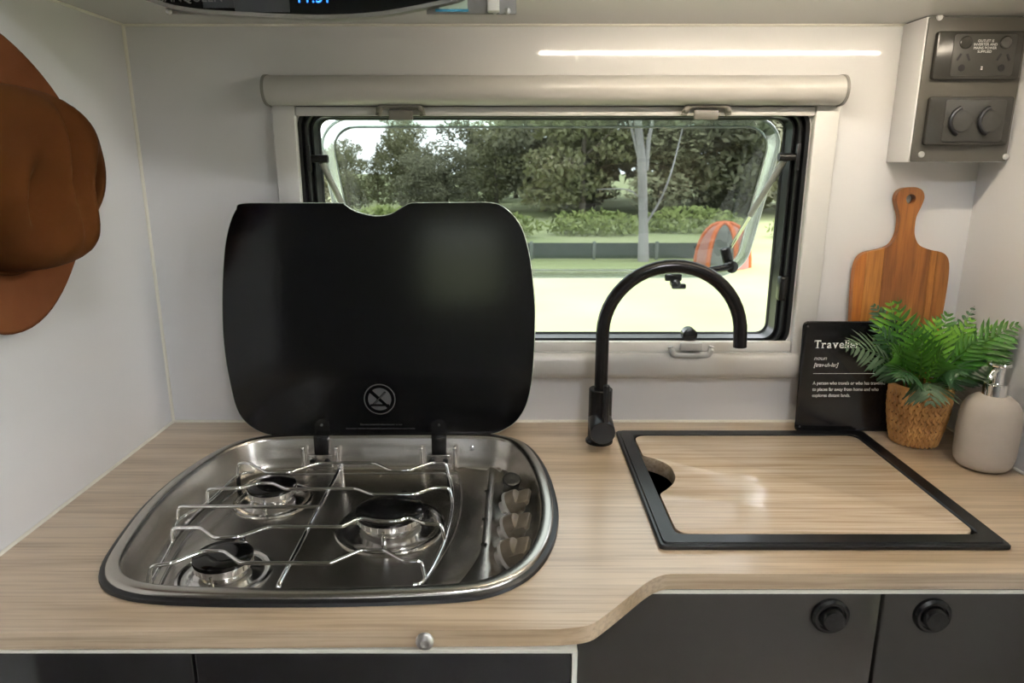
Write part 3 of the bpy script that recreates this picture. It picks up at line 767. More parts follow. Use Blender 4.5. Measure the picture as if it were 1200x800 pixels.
tag(cb, 'light oak sink cover board with a finger notch, lying in the black sink frame', 'board')

# ------------------------------------------------------------------ tap
tb = at_z(702, 517, CZ)
TX, TY = tb.x, tb.y
tap = thing('kitchen_tap', 'matt black gooseneck mixer tap standing beside the sink', 'tap', (TX, TY, CZ))
lathe('base_ring', [(.0215, CZ), (.0215, CZ + .003), (.019, CZ + .006), (.018, CZ + .006)], M_tap, tap, 32, (TX, TY, 0))
zb_ = at_y(704, 455, TY).z
lathe('body', [(.0182, CZ + .004), (.0182, zb_ - .001), (.0172, zb_), (.009, zb_)], M_tap, tap, 36, (TX, TY, 0))
# lever housing facing the room
hc = at_y(704, 503, TY - .045)
ax = Vector((-.02, -1, -.10)).normalized()
h0 = Vector((TX, TY, hc.z - .001))
lathe('lever_housing', [(.0185, .0), (.0190, .012), (.0190, .046), (.0180, .048), (1e-5, .048)], M_tap, tap, 36, h0, rot_to(ax))
e = h0 + ax * .044
lp = at_y(711, 451, e.y)
tube('lever', [e + Vector((.004, 0, .006)), e.lerp(lp, .5) + Vector((.002, 0, 0)), lp + Vector((0, 0, -.002)), lp], [.0050, .0047, .0048, .0035], M_tap, tap, 14)
# spout arch
top = at_y(780, 311, TY); en = at_y(864.5, 405, TY - .005)
R_s = (en.x - TX) / 2; zc_ = top.z - R_s
pts = [(TX, TY, zb_ - .01), (TX, TY, (zb_ + zc_) / 2), (TX, TY, zc_)]
for k in range(1, 25):
    a = PI - PI * k / 24; pts.append((TX + R_s + R_s * math.cos(a), TY - .012 * k / 24, zc_ + R_s * math.sin(a)))
pts.append((en.x + .0005, TY - .012, (zc_ + en.z) / 2)); pts.append((en.x + .001, TY - .012, en.z))
tube('spout', pts, .0101, M_tap, tap, 20)

# ------------------------------------------------------------------ metal sign
sb = at_z(930, 502, CZ)
SYB = -.046; SLEAN = math.radians(3.2)
s0 = at_y(931, 500, SYB); sw = .172
sgn = thing('metal_sign', 'black metal sign with white serif lettering, leaning on the back wall', 'sign', (s0.x + sw / 2, SYB, CZ))
sh_ = (at_y(935, 377, SYB + .010).z - CZ) / math.cos(SLEAN)
SF = Matrix.Translation((s0.x, SYB, CZ + .001)) @ Matrix.Rotation(PI / 2 - SLEAN, 4, 'X')     # x right, y up the sign, z to the room
bm = bmesh.new()
a = rrect(0, 0, sw, sh_, .008, 6); b = rrect(.0015, .0015, sw - .0015, sh_ - .0015, .007, 6); c = rrect(.004, .004, sw - .004, sh_ - .004, .005, 6)
b_rings(bm, [[SF @ Vector((x, y, z)) for x, y in q_] for q_, z in ((c, -.001), (b, -.001), (a, .0002), (b, .0016), (c, .0010))], True, True, True)
pl = finish(bm, 'plate', M_tin, sgn, angle=30)
for (x, y) in ((.008, sh_ - .008), (.008, .008), (sw - .008, sh_ - .008), (sw - .008, .008)):
    bm = bmesh.new(); b_lathe(bm, [(.0016, 0), (.0016, .0004), (2e-5, .0004)], 12, SF @ Vector((x, y, .0011)), rot_to(SF.to_3x3() @ Vector((0, 0, 1)))); finish(bm, 'fixing_hole', M_print, pl)
def sign_uv(px, py):
    d = ray(px, py); n_ = SF.to_3x3() @ Vector((0, 0, 1)); o = SF.translation
    p = CAM + d * ((o - CAM).dot(n_) / d.dot(n_)); l = SF.inverted() @ p; return l.x, l.y
def sign_text(px, py, px1, body, size, shear=0., off=0., name='lettering'):
    u, v = sign_uv(px, py); u1, _ = sign_uv(px1, py)
    me = text_mesh(body, size, 0, shear, off); me.materials.clear()
    w = max(v_.co.x for v_ in me.vertices) - min(v_.co.x for v_ in me.vertices)
    sx = (u1 - u) / w
    me.transform(SF @ Matrix.Translation((u, v, .0014)) @ Matrix.Diagonal((sx, 1, 1, 1)))
    me.name = name
    return link(name, me, M_white, sgn)
def serif_word(px, py, px1, body, size):
    """upright serif word: letters plus small feet"""
    u, v = sign_uv(px, py); u1, _ = sign_uv(px1, py)
    x = 0; bms = bmesh.new(); T = []
    for ch in body:
        me = text_mesh(ch, size, 0, 0, size * .012)
        xs = [q_.co.x for q_ in me.vertices]; T.append((ch, me, x - min(xs), max(xs) - min(xs))); x += max(xs) - min(xs) + size * .10
    W = x - size * .10; sx = (u1 - u) / W
    th = size * .05; st = size * .10
    for ch, me, off, w in T:
        me.transform(Matrix.Translation((off, 0, 0))); bms.from_mesh(me)
        xs = [q_.co.x for q_ in me.vertices]; x0, x1 = min(xs), max(xs); ys = [q_.co.y for q_ in me.vertices]; y1 = max(ys)
        feet = []
        if ch in 'T': feet = [((x0 + x1) / 2 - .16 * size, (x0 + x1) / 2 + .16 * size, 0), (x0, x0 + th, y1 - size * .17, y1), (x1 - th, x1, y1 - size * .17, y1)]
        if ch in 'r': feet = [(x0 - .07 * size, x0 + .20 * size, 0), (x0 - .07 * size, x0 + .03 * size, y1 - th * 1.6, y1 - th * .3)]
        if ch in 'l': feet = [(x0 - .07 * size, x1 + .07 * size, 0), (x0 - .07 * size, x0, y1 - th, y1)]
        if ch in 'v': feet = [(x0 - .05 * size, x0 + .20 * size, y1 - th, y1), (x1 - .20 * size, x1 + .05 * size, y1 - th, y1)]
        for f in feet:
            if len(f) == 3: f = (f[0], f[1], f[2], f[2] + th)
            bms.faces.new([bms.verts.new((p_[0], p_[1], 0)) for p_ in ((f[0], f[2]), (f[1], f[2]), (f[1], f[3]), (f[0], f[3]))])
        bpy.data.meshes.remove(me)
    me = bpy.data.meshes.new('title_lettering'); bms.to_mesh(me); bms.free()
    me.transform(SF @ Matrix.Translation((u, v, .0014)) @ Matrix.Diagonal((sx, 1, 1, 1)))
    return link('title_lettering', me, M_white, sgn)
px_s = .165 / 120
serif_word(953.5, 407.5, 1007, 'Traveller', .0185)
sign_text(953, 421.5, 968, 'noun', .0095, .28)
sign_text(953, 429.3, 982, '[trav-uh-ler]', .0092, .28, .00012)
sign_text(952, 450.2, 1036.5, 'A person who travels or who has travelled', .0076, 0, .00010)
sign_text(951.5, 457.5, 1029, 'to places far away from home and who', .0076, 0, .00010)
sign_text(951, 464.6, 995.5, 'explores distant lands.', .0076, 0, .00010)
u0, v0 = sign_uv(952.5, 437.6); u1, _ = sign_uv(1031, 437.6)
bm = bmesh.new(); bm.faces.new([bm.verts.new(SF @ Vector(p_)) for p_ in ((u0, v0, .0014), (u1, v0, .0014), (u1, v0 + .0009, .0014), (u0, v0 + .0009, .0014))])
finish(bm, 'rule_line', M_white, sgn, smooth=False)

# ------------------------------------------------------------------ serving board
BYW = -.006
half = [(1065, 223.5), (1058, 224), (1051, 228), (1047.5, 236), (1049, 246), (1052, 258), (1051, 272), (1048, 282), (1041, 291), (1028, 296), (1014, 299), (1006, 305), (1001.5, 317), (999, 340), (997, 375), (995, 420), (995, 475), (999, 493), (1010, 499)]
bl = [at_y(x, y, BYW - .02) for x, y in half]
cxb = at_y(1059, 300, BYW - .02).x
pl_ = [(p.x - cxb - (at_y(1065, 223, BYW - .02).x - cxb) * max(0, (p.z - 1.1) / .19), p.z) for p in bl]
zmin = min(z for _, z in pl_)
pl_ = [(x * 1.03, (z - zmin) * 1.015) for x, z in pl_]
pl_[0] = (0, pl_[0][1])
left = catmull(pl_, 3, False)
outline = [(x, z) for x, z in left] + [(-x, z) for x, z in reversed(left[1:])]
hole_z = max(z for _, z in outline) - .018
bt = math.radians(2.6)
BF = Matrix.Translation((cxb + .004, -.0195, CZ + .001)) @ Matrix.Rotation(PI / 2 - bt, 4, 'X')       # x right, y up, z to room
bt_x = Matrix.Shear('XY', 4, (0, 0))
srv = thing('serving_board', 'brown wooden serving board with a round handle, leaning on the wall', 'board', (cxb, -.04, CZ))
# one stave after another, each with its own grain
cuts_x = [-.2, -.058, -.031, .042, .0525, .2]
def clip(poly, x0, x1):
    def side(P, f, inter):
        out = []
        for a_, b_ in zip(P, P[1:] + P[:1]):
            if f(a_): out.append(a_)
            if f(a_) != f(b_): out.append(inter(a_, b_))
        return out
    def ix(X): return lambda a_, b_: (X, a_[1] + (b_[1] - a_[1]) * (X - a_[0]) / (b_[0] - a_[0]))
    P = side(poly, lambda p_: p_[0] >= x0, ix(x0)); return side(P, lambda p_: p_[0] <= x1, ix(x1)) if P else P
hr = .0075
for i, (a_, b_) in enumerate(zip(cuts_x, cuts_x[1:])):
    g = .00015 if i != 3 else .0006
    P = clip(outline, a_ + (g if i else 0), b_ - (g if i < 4 else 0))
    bm = bmesh.new()
    f0 = lambda x, y: BF @ Vector((x, y, 0)); f1 = lambda x, y: BF @ Vector((x, y, .013))
    b_prism(bm, P, f0, f1)
    bmesh.ops.recalc_face_normals(bm, faces=bm.faces)
    es = [e_ for e_ in bm.edges if len(e_.link_faces) == 2 and e_.calc_face_angle() > 1.2]
    bmesh.ops.bevel(bm, geom=es, offset=.0006, segments=2, affect='EDGES')
    o = finish(bm, 'stave', M_acacia[i], srv, angle=40)
    if i == 2:
        cme = bmesh.new(); b_lathe(cme, [(hr, -.01), (hr, .03)], 24, BF @ Vector((.001, hole_z, 0)), rot_to(BF.to_3x3() @ Vector((0, 0, 1))))
        bmesh.ops.recalc_face_normals(cme, faces=cme.faces)
        mm = bpy.data.meshes.new('cut'); cme.to_mesh(mm); cme.free(); co_ = bpy.data.objects.new('cut', mm); COL.objects.link(co_)
        md = o.modifiers.new('h', 'BOOLEAN'); md.object = co_; md.solver = 'EXACT'; bpy.context.view_layer.update()
        me = bpy.data.meshes.new_from_object(o.evaluated_get(bpy.context.evaluated_depsgraph_get())); o.modifiers.clear(); o.data = me
        bpy.data.objects.remove(co_)

# ------------------------------------------------------------------ potted fern
random.seed(7)
pc = at_z(1084, 527, CZ); PXc, PYc = min(pc.x, XR - .0465), pc.y + .034
fern = thing('potted_fern', 'green fern in a woven brown basket pot', 'plant', (PXc, PYc, CZ))
PH = .093
def prad(h): t_ = h / PH; return .0325 + .0108 * math.sin(min(t_ * 1.25, 1) * PI / 2) - .003 * max(0, t_ - .8) * 5 * .2
pot = lathe('basket', [(.026, CZ + .001)] + [(prad(PH * k / 10) - .0025, CZ + .001 + PH * k / 10) for k in range(11)] + [(prad(PH) - .006, CZ + PH), (prad(PH) - .009, CZ + PH - .02), (1e-5, CZ + PH - .02)], M_wickd, fern, 40, (PXc, PYc, 0))
bm = bmesh.new()
rows, cols = 13, 30
for i in range(rows):
    h = PH * (i + .5) / rows; R0 = prad(h)
    sgn_ = 1 if i % 2 else -1
    for j in range(cols):
        a0 = 2 * PI * (j + (.25 if i % 2 else 0)) / cols
        da = 2 * PI / cols * .95; hh = PH / rows * 1.9
        pts_ = []
        for (s_, r_) in ((-1, -.0012), (-.4, .0012), (.4, .0016), (1, -.001)):
            aa = a0 + s_ * da * .5; zz = h + sgn_ * s_ * hh * .36
            pts_.append((aa, max(.001, min(zz, PH)), prad(max(0, zz)) + r_))
        w_ = PH / rows * .70
        prev_ = None
        for (aa, zz, rr_) in pts_:
            lo_ = bm.verts.new((PXc + (rr_ - .0006) * math.cos(aa), PYc + (rr_ - .0006) * math.sin(aa), CZ + .001 + max(0, zz - w_)))
            mi_ = bm.verts.new((PXc + (rr_ + .0007) * math.cos(aa), PYc + (rr_ + .0007) * math.sin(aa), CZ + .001 + zz))
            hi_ = bm.verts.new((PXc + (rr_ - .0006) * math.cos(aa), PYc + (rr_ - .0006) * math.sin(aa), CZ + .001 + min(PH, zz + w_)))
            if prev_:
                bm.faces.new((prev_[0], lo_, mi_, prev_[1])); bm.faces.new((prev_[1], mi_, hi_, prev_[2]))
            prev_ = (lo_, mi_, hi_)
o = finish(bm, 'weave', M_wick, pot, angle=40); o['kind'] = 'stuff'
rim = [(PXc + (prad(PH) - .002) * math.cos(2 * PI * k / 40), PYc + (prad(PH) - .002) * math.sin(2 * PI * k / 40), CZ + PH + .001) for k in range(40)]
tube('rim', rim, .0028, M_wick, pot, 8, True)
lathe('soil', [(1e-5, CZ + PH - .014), (prad(PH) - .007, CZ + PH - .014)], M_soil, fern, 24, (PXc, PYc, 0))

def frond(base, tip, arch, width, npair, m, lobed=False, droop=0.):
    base = Vector(base); tip = Vector(tip)
    midp = base.lerp(tip, .5) + Vector((0, 0, arch))
    def P(t): return base.lerp(midp, t).lerp(midp.lerp(tip, t), t) 
    bm = bmesh.new()
    b_tube(bm, [P(k / 10) for k in range(11)], [.0012 * (1 - .08 * k) for k in range(11)], 6)
    up0 = Vector((0, 0, 1))
    view = (CAM - base).normalized()
    for k in range(npair):
        t_ = .22 + .76 * (k + .5) / npair
        p = P(t_); tan = (P(min(t_ + .02, 1)) - P(t_ - .02)).normalized()
        ref = (up0 * .55 + view * .75)
        side = tan.cross(ref); side = side.normalized() if side.length > 1e-4 else Vector((1, 0, 0))
        nor = side.cross(tan).normalized()
        L = width * math.sin(PI * (.16 + .80 * (1 - (1 - (t_ - .22) / .78) * .86) ** 1.0)) if False else width * (math.sin(PI * min(1, .22 + .62 * (t_ - .22) / .78 + .08)) ** .7) * (1.05 - .75 * max(0, (t_ - .6) / .4))
        for s_ in (-1, 1):
            d = (side * s_ * .82 + tan * (.50 + .25 * t_) - nor * droop + Vector((random.uniform(-.08, .08), random.uniform(-.08, .08), random.uniform(-.08, .08)))).normalized()
            LL = L * random.uniform(1.1, 1.35); w_ = max(.0030, (width * .75 / npair) * 1.18) * (.7 if t_ > .85 else 1)
            wv = d.cross(nor).normalized() * w_
            q0 = p; q1 = p + d * LL * .3 + nor * .0012; q2 = p + d * LL * .72 + nor * .0006 - nor * droop * LL * .2; q3 = p + d * LL - nor * (.002 + droop * LL * .35)
            v = [bm.verts.new(x) for x in (q0 - wv * .45, q0 + wv * .45, q1 - wv, q1 - nor * .0009, q1 + wv, q2 - wv * .8, q2 - nor * .0007, q2 + wv * .8, q3)]
            bm.faces.new((v[0], v[3], v[2])); bm.faces.new((v[0], v[1], v[3])); bm.faces.new((v[1], v[4], v[3]))
            bm.faces.new((v[2], v[3], v[6], v[5])); bm.faces.new((v[3], v[4], v[7], v[6])); bm.faces.new((v[5], v[6], v[8])); bm.faces.new((v[6], v[7], v[8]))
    me = bpy.data.meshes.new('frond'); bm.to_mesh(me); bm.free()
    me.polygons.foreach_set('use_smooth', [True] * len(me.polygons))
    return link('frond', me, m, fern)
def ftip(px, py, y): return at_y(px, py, y)
cb_ = Vector((PXc, PYc, CZ + PH - .015))
XMAX = XR - .004
fr = [  # tip pixel, tip Y, arch, width, pairs, material
 ((988, 408), -.135, .05, .036, 11, 3, .15), ((1022, 356), -.045, .03, .026, 12, 0, .1), ((1043, 352), -.075, .015, .034, 9, 2, .1), ((1052, 348), -.10, .0, .030, 9, 1, .1),
 ((1112, 366), -.085, .012, .036, 11, 1, .1), ((1098, 372), -.10, .0, .034, 10, 2, .1), ((1150, 358), -.05, .01, .020, 11, 0, .1), ((1196, 380), -.155, .035, .034, 12, 1, .1),
 ((1198, 398), -.15, .03, .032, 11, 1, .1), ((1192, 446), -.14, .05, .028, 10, 0, .2), ((1172, 380), -.13, .02, .030, 11, 2, .15), ((1090, 476), -.185, .055, .040, 9, 3, .3), ((1055, 447), -.18, .05, .032, 9, 0, .25),
 ((1070, 380), -.13, .01, .030, 10, 1, .1), ((1028, 384), -.10, .02, .030, 10, 0, .15), ((1140, 372), -.11, .01, .028, 11, 2, .1), ((1125, 440), -.18, .045, .036, 8, 0, .3),
 ((1018, 430), -.11, .04, .030, 9, 0, .2), ((1150, 395), -.14, .02, .030, 10, 1, .15), ((1080, 400), -.15, .02, .030, 9, 1, .1), ((1105, 410), -.16, .02, .030, 9, 1, .15),
 ((1045, 410), -.13, .03, .028, 9, 1, .15), ((1165, 430), -.15, .04, .030, 9, 0, .2), ((1060, 375), -.06, .0, .03, 10, 0, .1), ((1130, 385), -.06, .0, .03, 10, 0, .1), ((1090, 385), -.08, .0, .03, 10, 1, .1)]
for (px, ty, arch, w_, npr, mi, dr) in fr:
    tp = ftip(px[0], px[1], ty)
    if tp.x > XMAX: tp.x = XMAX
    a = math.atan2(tp.y - PYc, tp.x - PXc); rr_ = random.uniform(.005, .022)
    frond(cb_ + Vector((rr_ * math.cos(a), rr_ * math.sin(a), 0)), tp, arch, w_, npr, M_fern[mi], droop=dr)

# ------------------------------------------------------------------ soap dispenser
bb = at_z(1148, 558, CZ)
R_b = .0395; BX, BY = XR - R_b - .004, bb.y + .034
soap = thing('soap_dispenser', 'taupe ceramic soap bottle with a chrome pump', 'bottle', (BX, BY, CZ))
bh = at_y(1152, 462, BY).z - CZ
lathe('bottle', [(1e-5, CZ + .001), (.026, CZ + .0005), (.032, CZ + .003), (.0365, CZ + .009), (.0388, CZ + .020), (R_b, CZ + bh * .45), (.0388, CZ + bh * .68), (.0365, CZ + bh * .82), (.031, CZ + bh * .915), (.0235, CZ + bh * .97), (.0165, CZ + bh), (1e-5, CZ + bh)], M_soap, soap, 48, (BX, BY, 0), angle=80)
z0 = CZ + bh - .001
pm = lathe('pump_collar', [(.0145, z0), (.0155, z0 + .001), (.0155, z0 + .017), (.0145, z0 + .018), (.009, z0 + .018), (.0085, z0 + .019)], M_chrome, soap, 36, (BX, BY, 0))
lathe('pump_stem', [(.0085, z0 + .018), (.0085, z0 + .043), (.0095, z0 + .044)], M_chrome, soap, 28, (BX, BY, 0))
lathe('pump_head', [(.0095, z0 + .042), (.0150, z0 + .0435), (.0155, z0 + .046), (.0145, z0 + .048), (1e-5, z0 + .0485)], M_chrome, soap, 32, (BX, BY, 0))
tube('nozzle', [(BX, BY, z0 + .040), (BX - .010, BY - .006, z0 + .037), (BX - .016, BY - .009, z0 + .030), (BX - .018, BY - .010, z0 + .026)], [.0045, .0042, .0036, .0032], M_chrome, soap, 12)

# ------------------------------------------------------------------ power outlet box
YB = -.065
bx0 = at_y(1065, 189, YB).x; bz0_ = at_y(1065, 190, YB).z
ob = thing('power_box', 'white corner box with a grey power outlet panel', 'outlet box', ((bx0 + XR) / 2, -.03, bz0_))
box('housing', (bx0, YB + .003, bz0_), (XR - .001, -.0008, ZC - .001), M_wall, ob, .0008)
OF = Matrix.Translation((bx0 + .002, YB + .003, bz0_ + .001)) @ Matrix.Rotation(PI / 2, 4, 'X')   # x right, y up, z to room
pw, ph = XR - bx0 - .006, ZC - bz0_ - .003
def oplate(name, poly, z0, z1, m, parent, bev=.0006): return prism(name, poly, lambda x, y: OF @ Vector((x, y, z0)), lambda x, y: OF @ Vector((x, y, z1)), m, parent, bev)
def ouv(px, py, z=.003):
    p = OF.inverted() @ at_y(px, py, YB + .003 - z); return p.x, p.y
fp = oplate('front_panel', rrect(0, 0, pw, ph, .002, 3), 0, .003, M_panel, ob)
for (x, y) in ((1101, 20), (1079.5, 181), (1178.5, 183.5)):
    u, v = ouv(x, y); bm = bmesh.new(); b_lathe(bm, [(.0046, 0), (.0046, .001), (.0035, .0022), (2e-5, .0024)], 16, OF @ Vector((u, v, .003)), bx_); finish(bm, 'screw_cap', M_handl, fp)
for kind, (l, t_, r_, b_) in (('mains', (1101, 36, 1196, 93)), ('usb', (1088, 113, 1184, 170))):
    (u0, v1), (u1, v0) = ouv(l + 3, t_, .012), ouv(r_ - 3, b_, .012)
    u0 = ouv((l + (1092 if kind == 'mains' else 1086)) / 2, (t_ + b_) / 2, .012)[0]; u1 = min(u0 + .128, pw - .008)
    P = oplate('outlet_plate', rrect(u0, v0, u1, v1, .004, 4), .003, .012, M_outlet, ob, .0018)
    cu, cv_ = (u0 + u1) / 2 + .006, (v0 + v1) / 2
    hw, hh = (u1 - u0) * .36, (v1 - v0) * .43
    ins = oplate('insert', rrect(cu - hw, cv_ - hh, cu + hw, cv_ + hh, .004, 4), .012, .0132, M_outlet2, P, .0005)
    if kind == 'mains':
        for s_ in (-1, 1):
            su = cu + s_ * hw * .64
            bm = bmesh.new(); b_lathe(bm, [(.0085, .0132), (.0085, .0145), (.0070, .0155), (2e-5, .0150)], 24, OF @ Vector((su, cv_ + hh * .60, 0)), OF.to_3x3().to_4x4()); finish(bm, 'switch', M_outlet, P)
            for dx, rt in ((-.0065, -.5), (.0065, .5)):
                bm = bmesh.new(); b_box(bm, (-.0014, -.0050, .0128), (.0014, .0050, .0137), 0, 2, OF @ Matrix.Translation((su + dx, cv_ - hh * .10, 0)) @ Matrix.Rotation(rt, 4, 'Z')); finish(bm, 'socket_slot', M_blk, P)
            bm = bmesh.new(); b_lathe(bm, [(.0048, .0130), (.0048, .0136), (2e-5, .0136)], 18, OF @ Vector((su - .001, cv_ - hh * .62, 0)), OF.to_3x3().to_4x4()); b_box(bm, (-.001, -.004, .0130), (.001, .004, .0139), 0, 2, OF @ Matrix.Translation((su + .001, cv_ - hh * .62, 0))); finish(bm, 'socket_earth', M_blk, P)
        for i, tx in enumerate(('OUTLET IS', 'INVERTER AND', 'MAINS POWER', 'SUPPLIED')):
            text_part('lettering', tx, .0048, OF @ Matrix.Translation((cu, cv_ + hh * .62 - i * .0046, .0134)), M_white, P, align='CENTER')
        bm = bmesh.new()
        for dv in (-.60, -.70): b_box(bm, (cu - .001 - .0008, cv_ + hh * dv, .0130), (cu + .0008, cv_ + hh * dv + .0015, .0136), 0, 2, OF)
        finish(bm, 'indicator_mark', M_white, P)
    else:
        for s_ in (-1, 1):
            su = cu + s_ * hw * .48 + .002
            bm = bmesh.new()
            b_lathe(bm, [(.0150, .0130), (.0145, .0150), (.0105, .0158), (2e-5, .0160)], 28, OF @ Vector((su, cv_, 0)), OF.to_3x3().to_4x4()); finish(bm, 'socket_cover', M_outlet2, P)
            arc_ = [OF @ Vector((su + .004 - .021 * math.cos(math.radians(k)), cv_ + .0195 * math.sin(math.radians(k)), .0165)) for k in range(-65, 66, 13)]
            bm = bmesh.new(); b_tube(bm, arc_, .0032, 8); finish(bm, 'cover_hinge', M_blk, P)

# ------------------------------------------------------------------ appliance panel under the locker
YA = -.345
ap = thing('appliance_panel', 'glossy black appliance front with blue digits and a curved lower edge under the locker', 'appliance', (-.18, YA, ZC))
lowpx = [(163, -2), (196, 9), (212, 13), (240, 17), (280, 19.5), (330, 22), (380, 23.2), (420, 22), (450, 19), (480, 14), (510, 8), (535, 2.5), (546, -2)]
low = [at_y(x, y, YA) for x, y in lowpx]
lw = catmull([(p.x, p.z) for p in low], 4, False)
ZT = 1.80
face = [(lw[0][0] - .03, ZT), (lw[0][0] - .03, lw[0][1] + .02)] + lw + [(lw[-1][0] + .03, lw[-1][1] + .02), (lw[-1][0] + .03, ZT)]
prism('body', [(x, z) for x, z in face], lambda x, z: Vector((x, YA + .002, z)), lambda x, z: Vector((x, YA + .0045, z)), M_cap, ap)
prism('glass_front', [(x, z + (.004 if 1 < i < len(face) - 2 else 0)) for i, (x, z) in enumerate(face)], lambda x, z: Vector((x, YA - .003, z)), lambda x, z: Vector((x, YA + .002, z)), M_enamel, ap)
rimp = [(x, YA, z + .002) for x, z in lw]
bm = bmesh.new()
b_rings(bm, [[(x, YA - .005, z), (x, YA + .0045, z - .0004), (x, YA + .0045, z + .004), (x, YA - .005, z + .004)] for x, z in lw], True, True, True)
finish(bm, 'rim', M_hand, ap)
# keys and display marks on the glass
def apq(name, px0, px1, y0, y1, m, off=.0036):
    a_ = at_y(px0, y1, YA); b_ = at_y(px1, y0, YA)
    return box(name, (a_.x, YA - off, a_.z), (b_.x, YA - .003, max(b_.z, a_.z + .06)), m, ap)
apq('key_panel', 240, 273, -25, 10, M_dispgrey); apq('key_panel', 277, 338, -25, 15, M_dispgrey)
AF = lambda px, py: Matrix.Translation(at_y(px, py, YA - .0042)) @ Matrix.Rotation(PI / 2, 4, 'X')
text_part('display_digits', '11:51', .0165, AF(346, 3), M_blue, ap)
text_part('lettering', 'SANQUEEN', .0125, AF(186, 2), M_hand, ap)
for sgn_, (pxa, pxb, pym) in ((-1, (196, 236, 15)), (1, (500, 605, 14))):
    a_ = at_y(pxa, 17, YA + .006); b_ = at_y(pxb, 16, YA + .006)
    br = box('mounting_bracket', (a_.x, YA + .005, a_.z), (b_.x, YA + .009, ZC), M_cap, ap, .0006)
    for fx in ((198,) if sgn_ < 0 else (580, 595)):
        p_ = at_y(fx, 13, YA + .004); bm = bmesh.new(); b_lathe(bm, [(.003, 0), (.003, .002), (2e-5, .003)], 12, (p_.x, YA + .005, p_.z), bx_); finish(bm, 'screw', M_screw, br)
    if sgn_ > 0:
        p_ = at_y(533, 10, YA + .004); bm = bmesh.new(); b_box(bm, (p_.x - .016, YA + .0040, p_.z - .001), (p_.x + .013, YA + .005, p_.z + .02)); finish(bm, 'sticker', M_stick, br)
        bm = bmesh.new(); b_box(bm, (p_.x - .020, YA + .0035, p_.z - .003), (p_.x + .014, YA + .0045, p_.z - .0005)); finish(bm, 'sticker', M_stick2, br)
        p_ = at_y(576, 14, YA + .0); box('cable_clip', (p_.x - .004, YA - .006, p_.z), (p_.x + .008, YA + .005, ZC), M_cream, br, .001)

# ------------------------------------------------------------------ felt hat hung on the side panel
HC = Vector((XL + .012, -.345, 1.309))
hat = thing('felt_hat', 'brown felt brimmed hat with a pinched crown hanging on the side wall', 'hat', tuple(HC))
def hp(a, r, h): return HC + Vector((h, r * math.cos(a), r * math.sin(a)))   # hat axis = +X
bm = bmesh.new(); NA = 72
def base_r(a): return 1 / math.sqrt((math.cos(a) / .089) ** 2 + (math.sin(a) / .099) ** 2)
def brim_r(a): return 1 / math.sqrt((math.cos(a) / .136) ** 2 + (math.sin(a) / .168) ** 2)
rings = []
def brim_h(a, t_): return .006 + .020 * (t_ ** 2) * (math.cos(2 * a) * .5 + .5) * 1.0 + .004 * math.sin(3 * a + .5) * t_
for t_ in [0, .08, .2, .4, .6, .8, .95, 1.0]:
    rings.append([hp(a, base_r(a) + (brim_r(a) - base_r(a)) * t_, brim_h(a, t_) + (.002 if t_ < .05 else 0)) for a in (2 * PI * k / NA for k in range(NA))])
rings.append([hp(a, brim_r(a) + .001, brim_h(a, 1) - .003) for a in (2 * PI * k / NA for k in range(NA))])
for t_ in [.95, .6, .2, 0]:
    rings.append([hp(a, base_r(a) + (brim_r(a) - base_r(a)) * t_, brim_h(a, t_) - .005) for a in (2 * PI * k / NA for k in range(NA))])
b_rings(bm, rings); finish(bm, 'brim', M_felt2, hat, angle=80)
bm = bmesh.new()
def crown(a, s):
    """s 0 at the brim .. 1 at the crown's middle"""
    ph = s * PI / 2
    r_ = base_r(a) * max(math.cos(ph), 0) ** .50; h = .008 + .104 * math.sin(ph) ** .80
    y, z = r_ * math.cos(a), r_ * math.sin(a)
    # centre crease along the hat and two pinches towards the lower (front) end
    h -= .036 * math.exp(-(y / .014) ** 2) * math.exp(-((z - .01) / .060) ** 2) * (1 if s > .3 else s / .3)
    for sy, amp in ((1, .044), (-1, .044)):
        h -= amp * math.exp(-((y - sy * .046) / .018) ** 2 - ((z + .020) / .040) ** 2) * min(1, s / .4)
    pin = math.exp(-((z + .055) / .030) ** 2) * min(1, max(0, (s - .1) / .4))
    y *= 1 - .10 * pin
    return HC + Vector((h, y, z))
b_rings(bm, [[crown(2 * PI * k / NA, s) for k in range(NA)] for s in [0, .06, .12, .2, .28, .36, .44, .52, .58, .64, .70, .75, .80, .84, .88, .91, .94, .965, .98, .99, .996, .999]], True, False, True)
finish(bm, 'crown', M_felt, hat, angle=85)
tube('hat_band', [hp(2 * PI * k / 60, base_r(2 * PI * k / 60) + .001, .013) for k in range(60)], .0035, M_felt, hat, 8, True)
bm = bmesh.new(); b_tube(bm, [(XL, HC.y, HC.z + .05), (XL + .03, HC.y, HC.z + .055)], .006, 12); finish(bm, 'hook_peg', M_alu, hat)

# ------------------------------------------------------------------ outdoors
GZ = -.50
bm = bmesh.new(); bmesh.ops.create_grid(bm, x_segments=2, y_segments=2, size=90, matrix=Matrix.Translation((0, 20, GZ))); 
lawn = finish(bm, 'ground', M_grass, None, smooth=False); struct(lawn)
def gpt(px, py): return at_z(px, py, GZ)
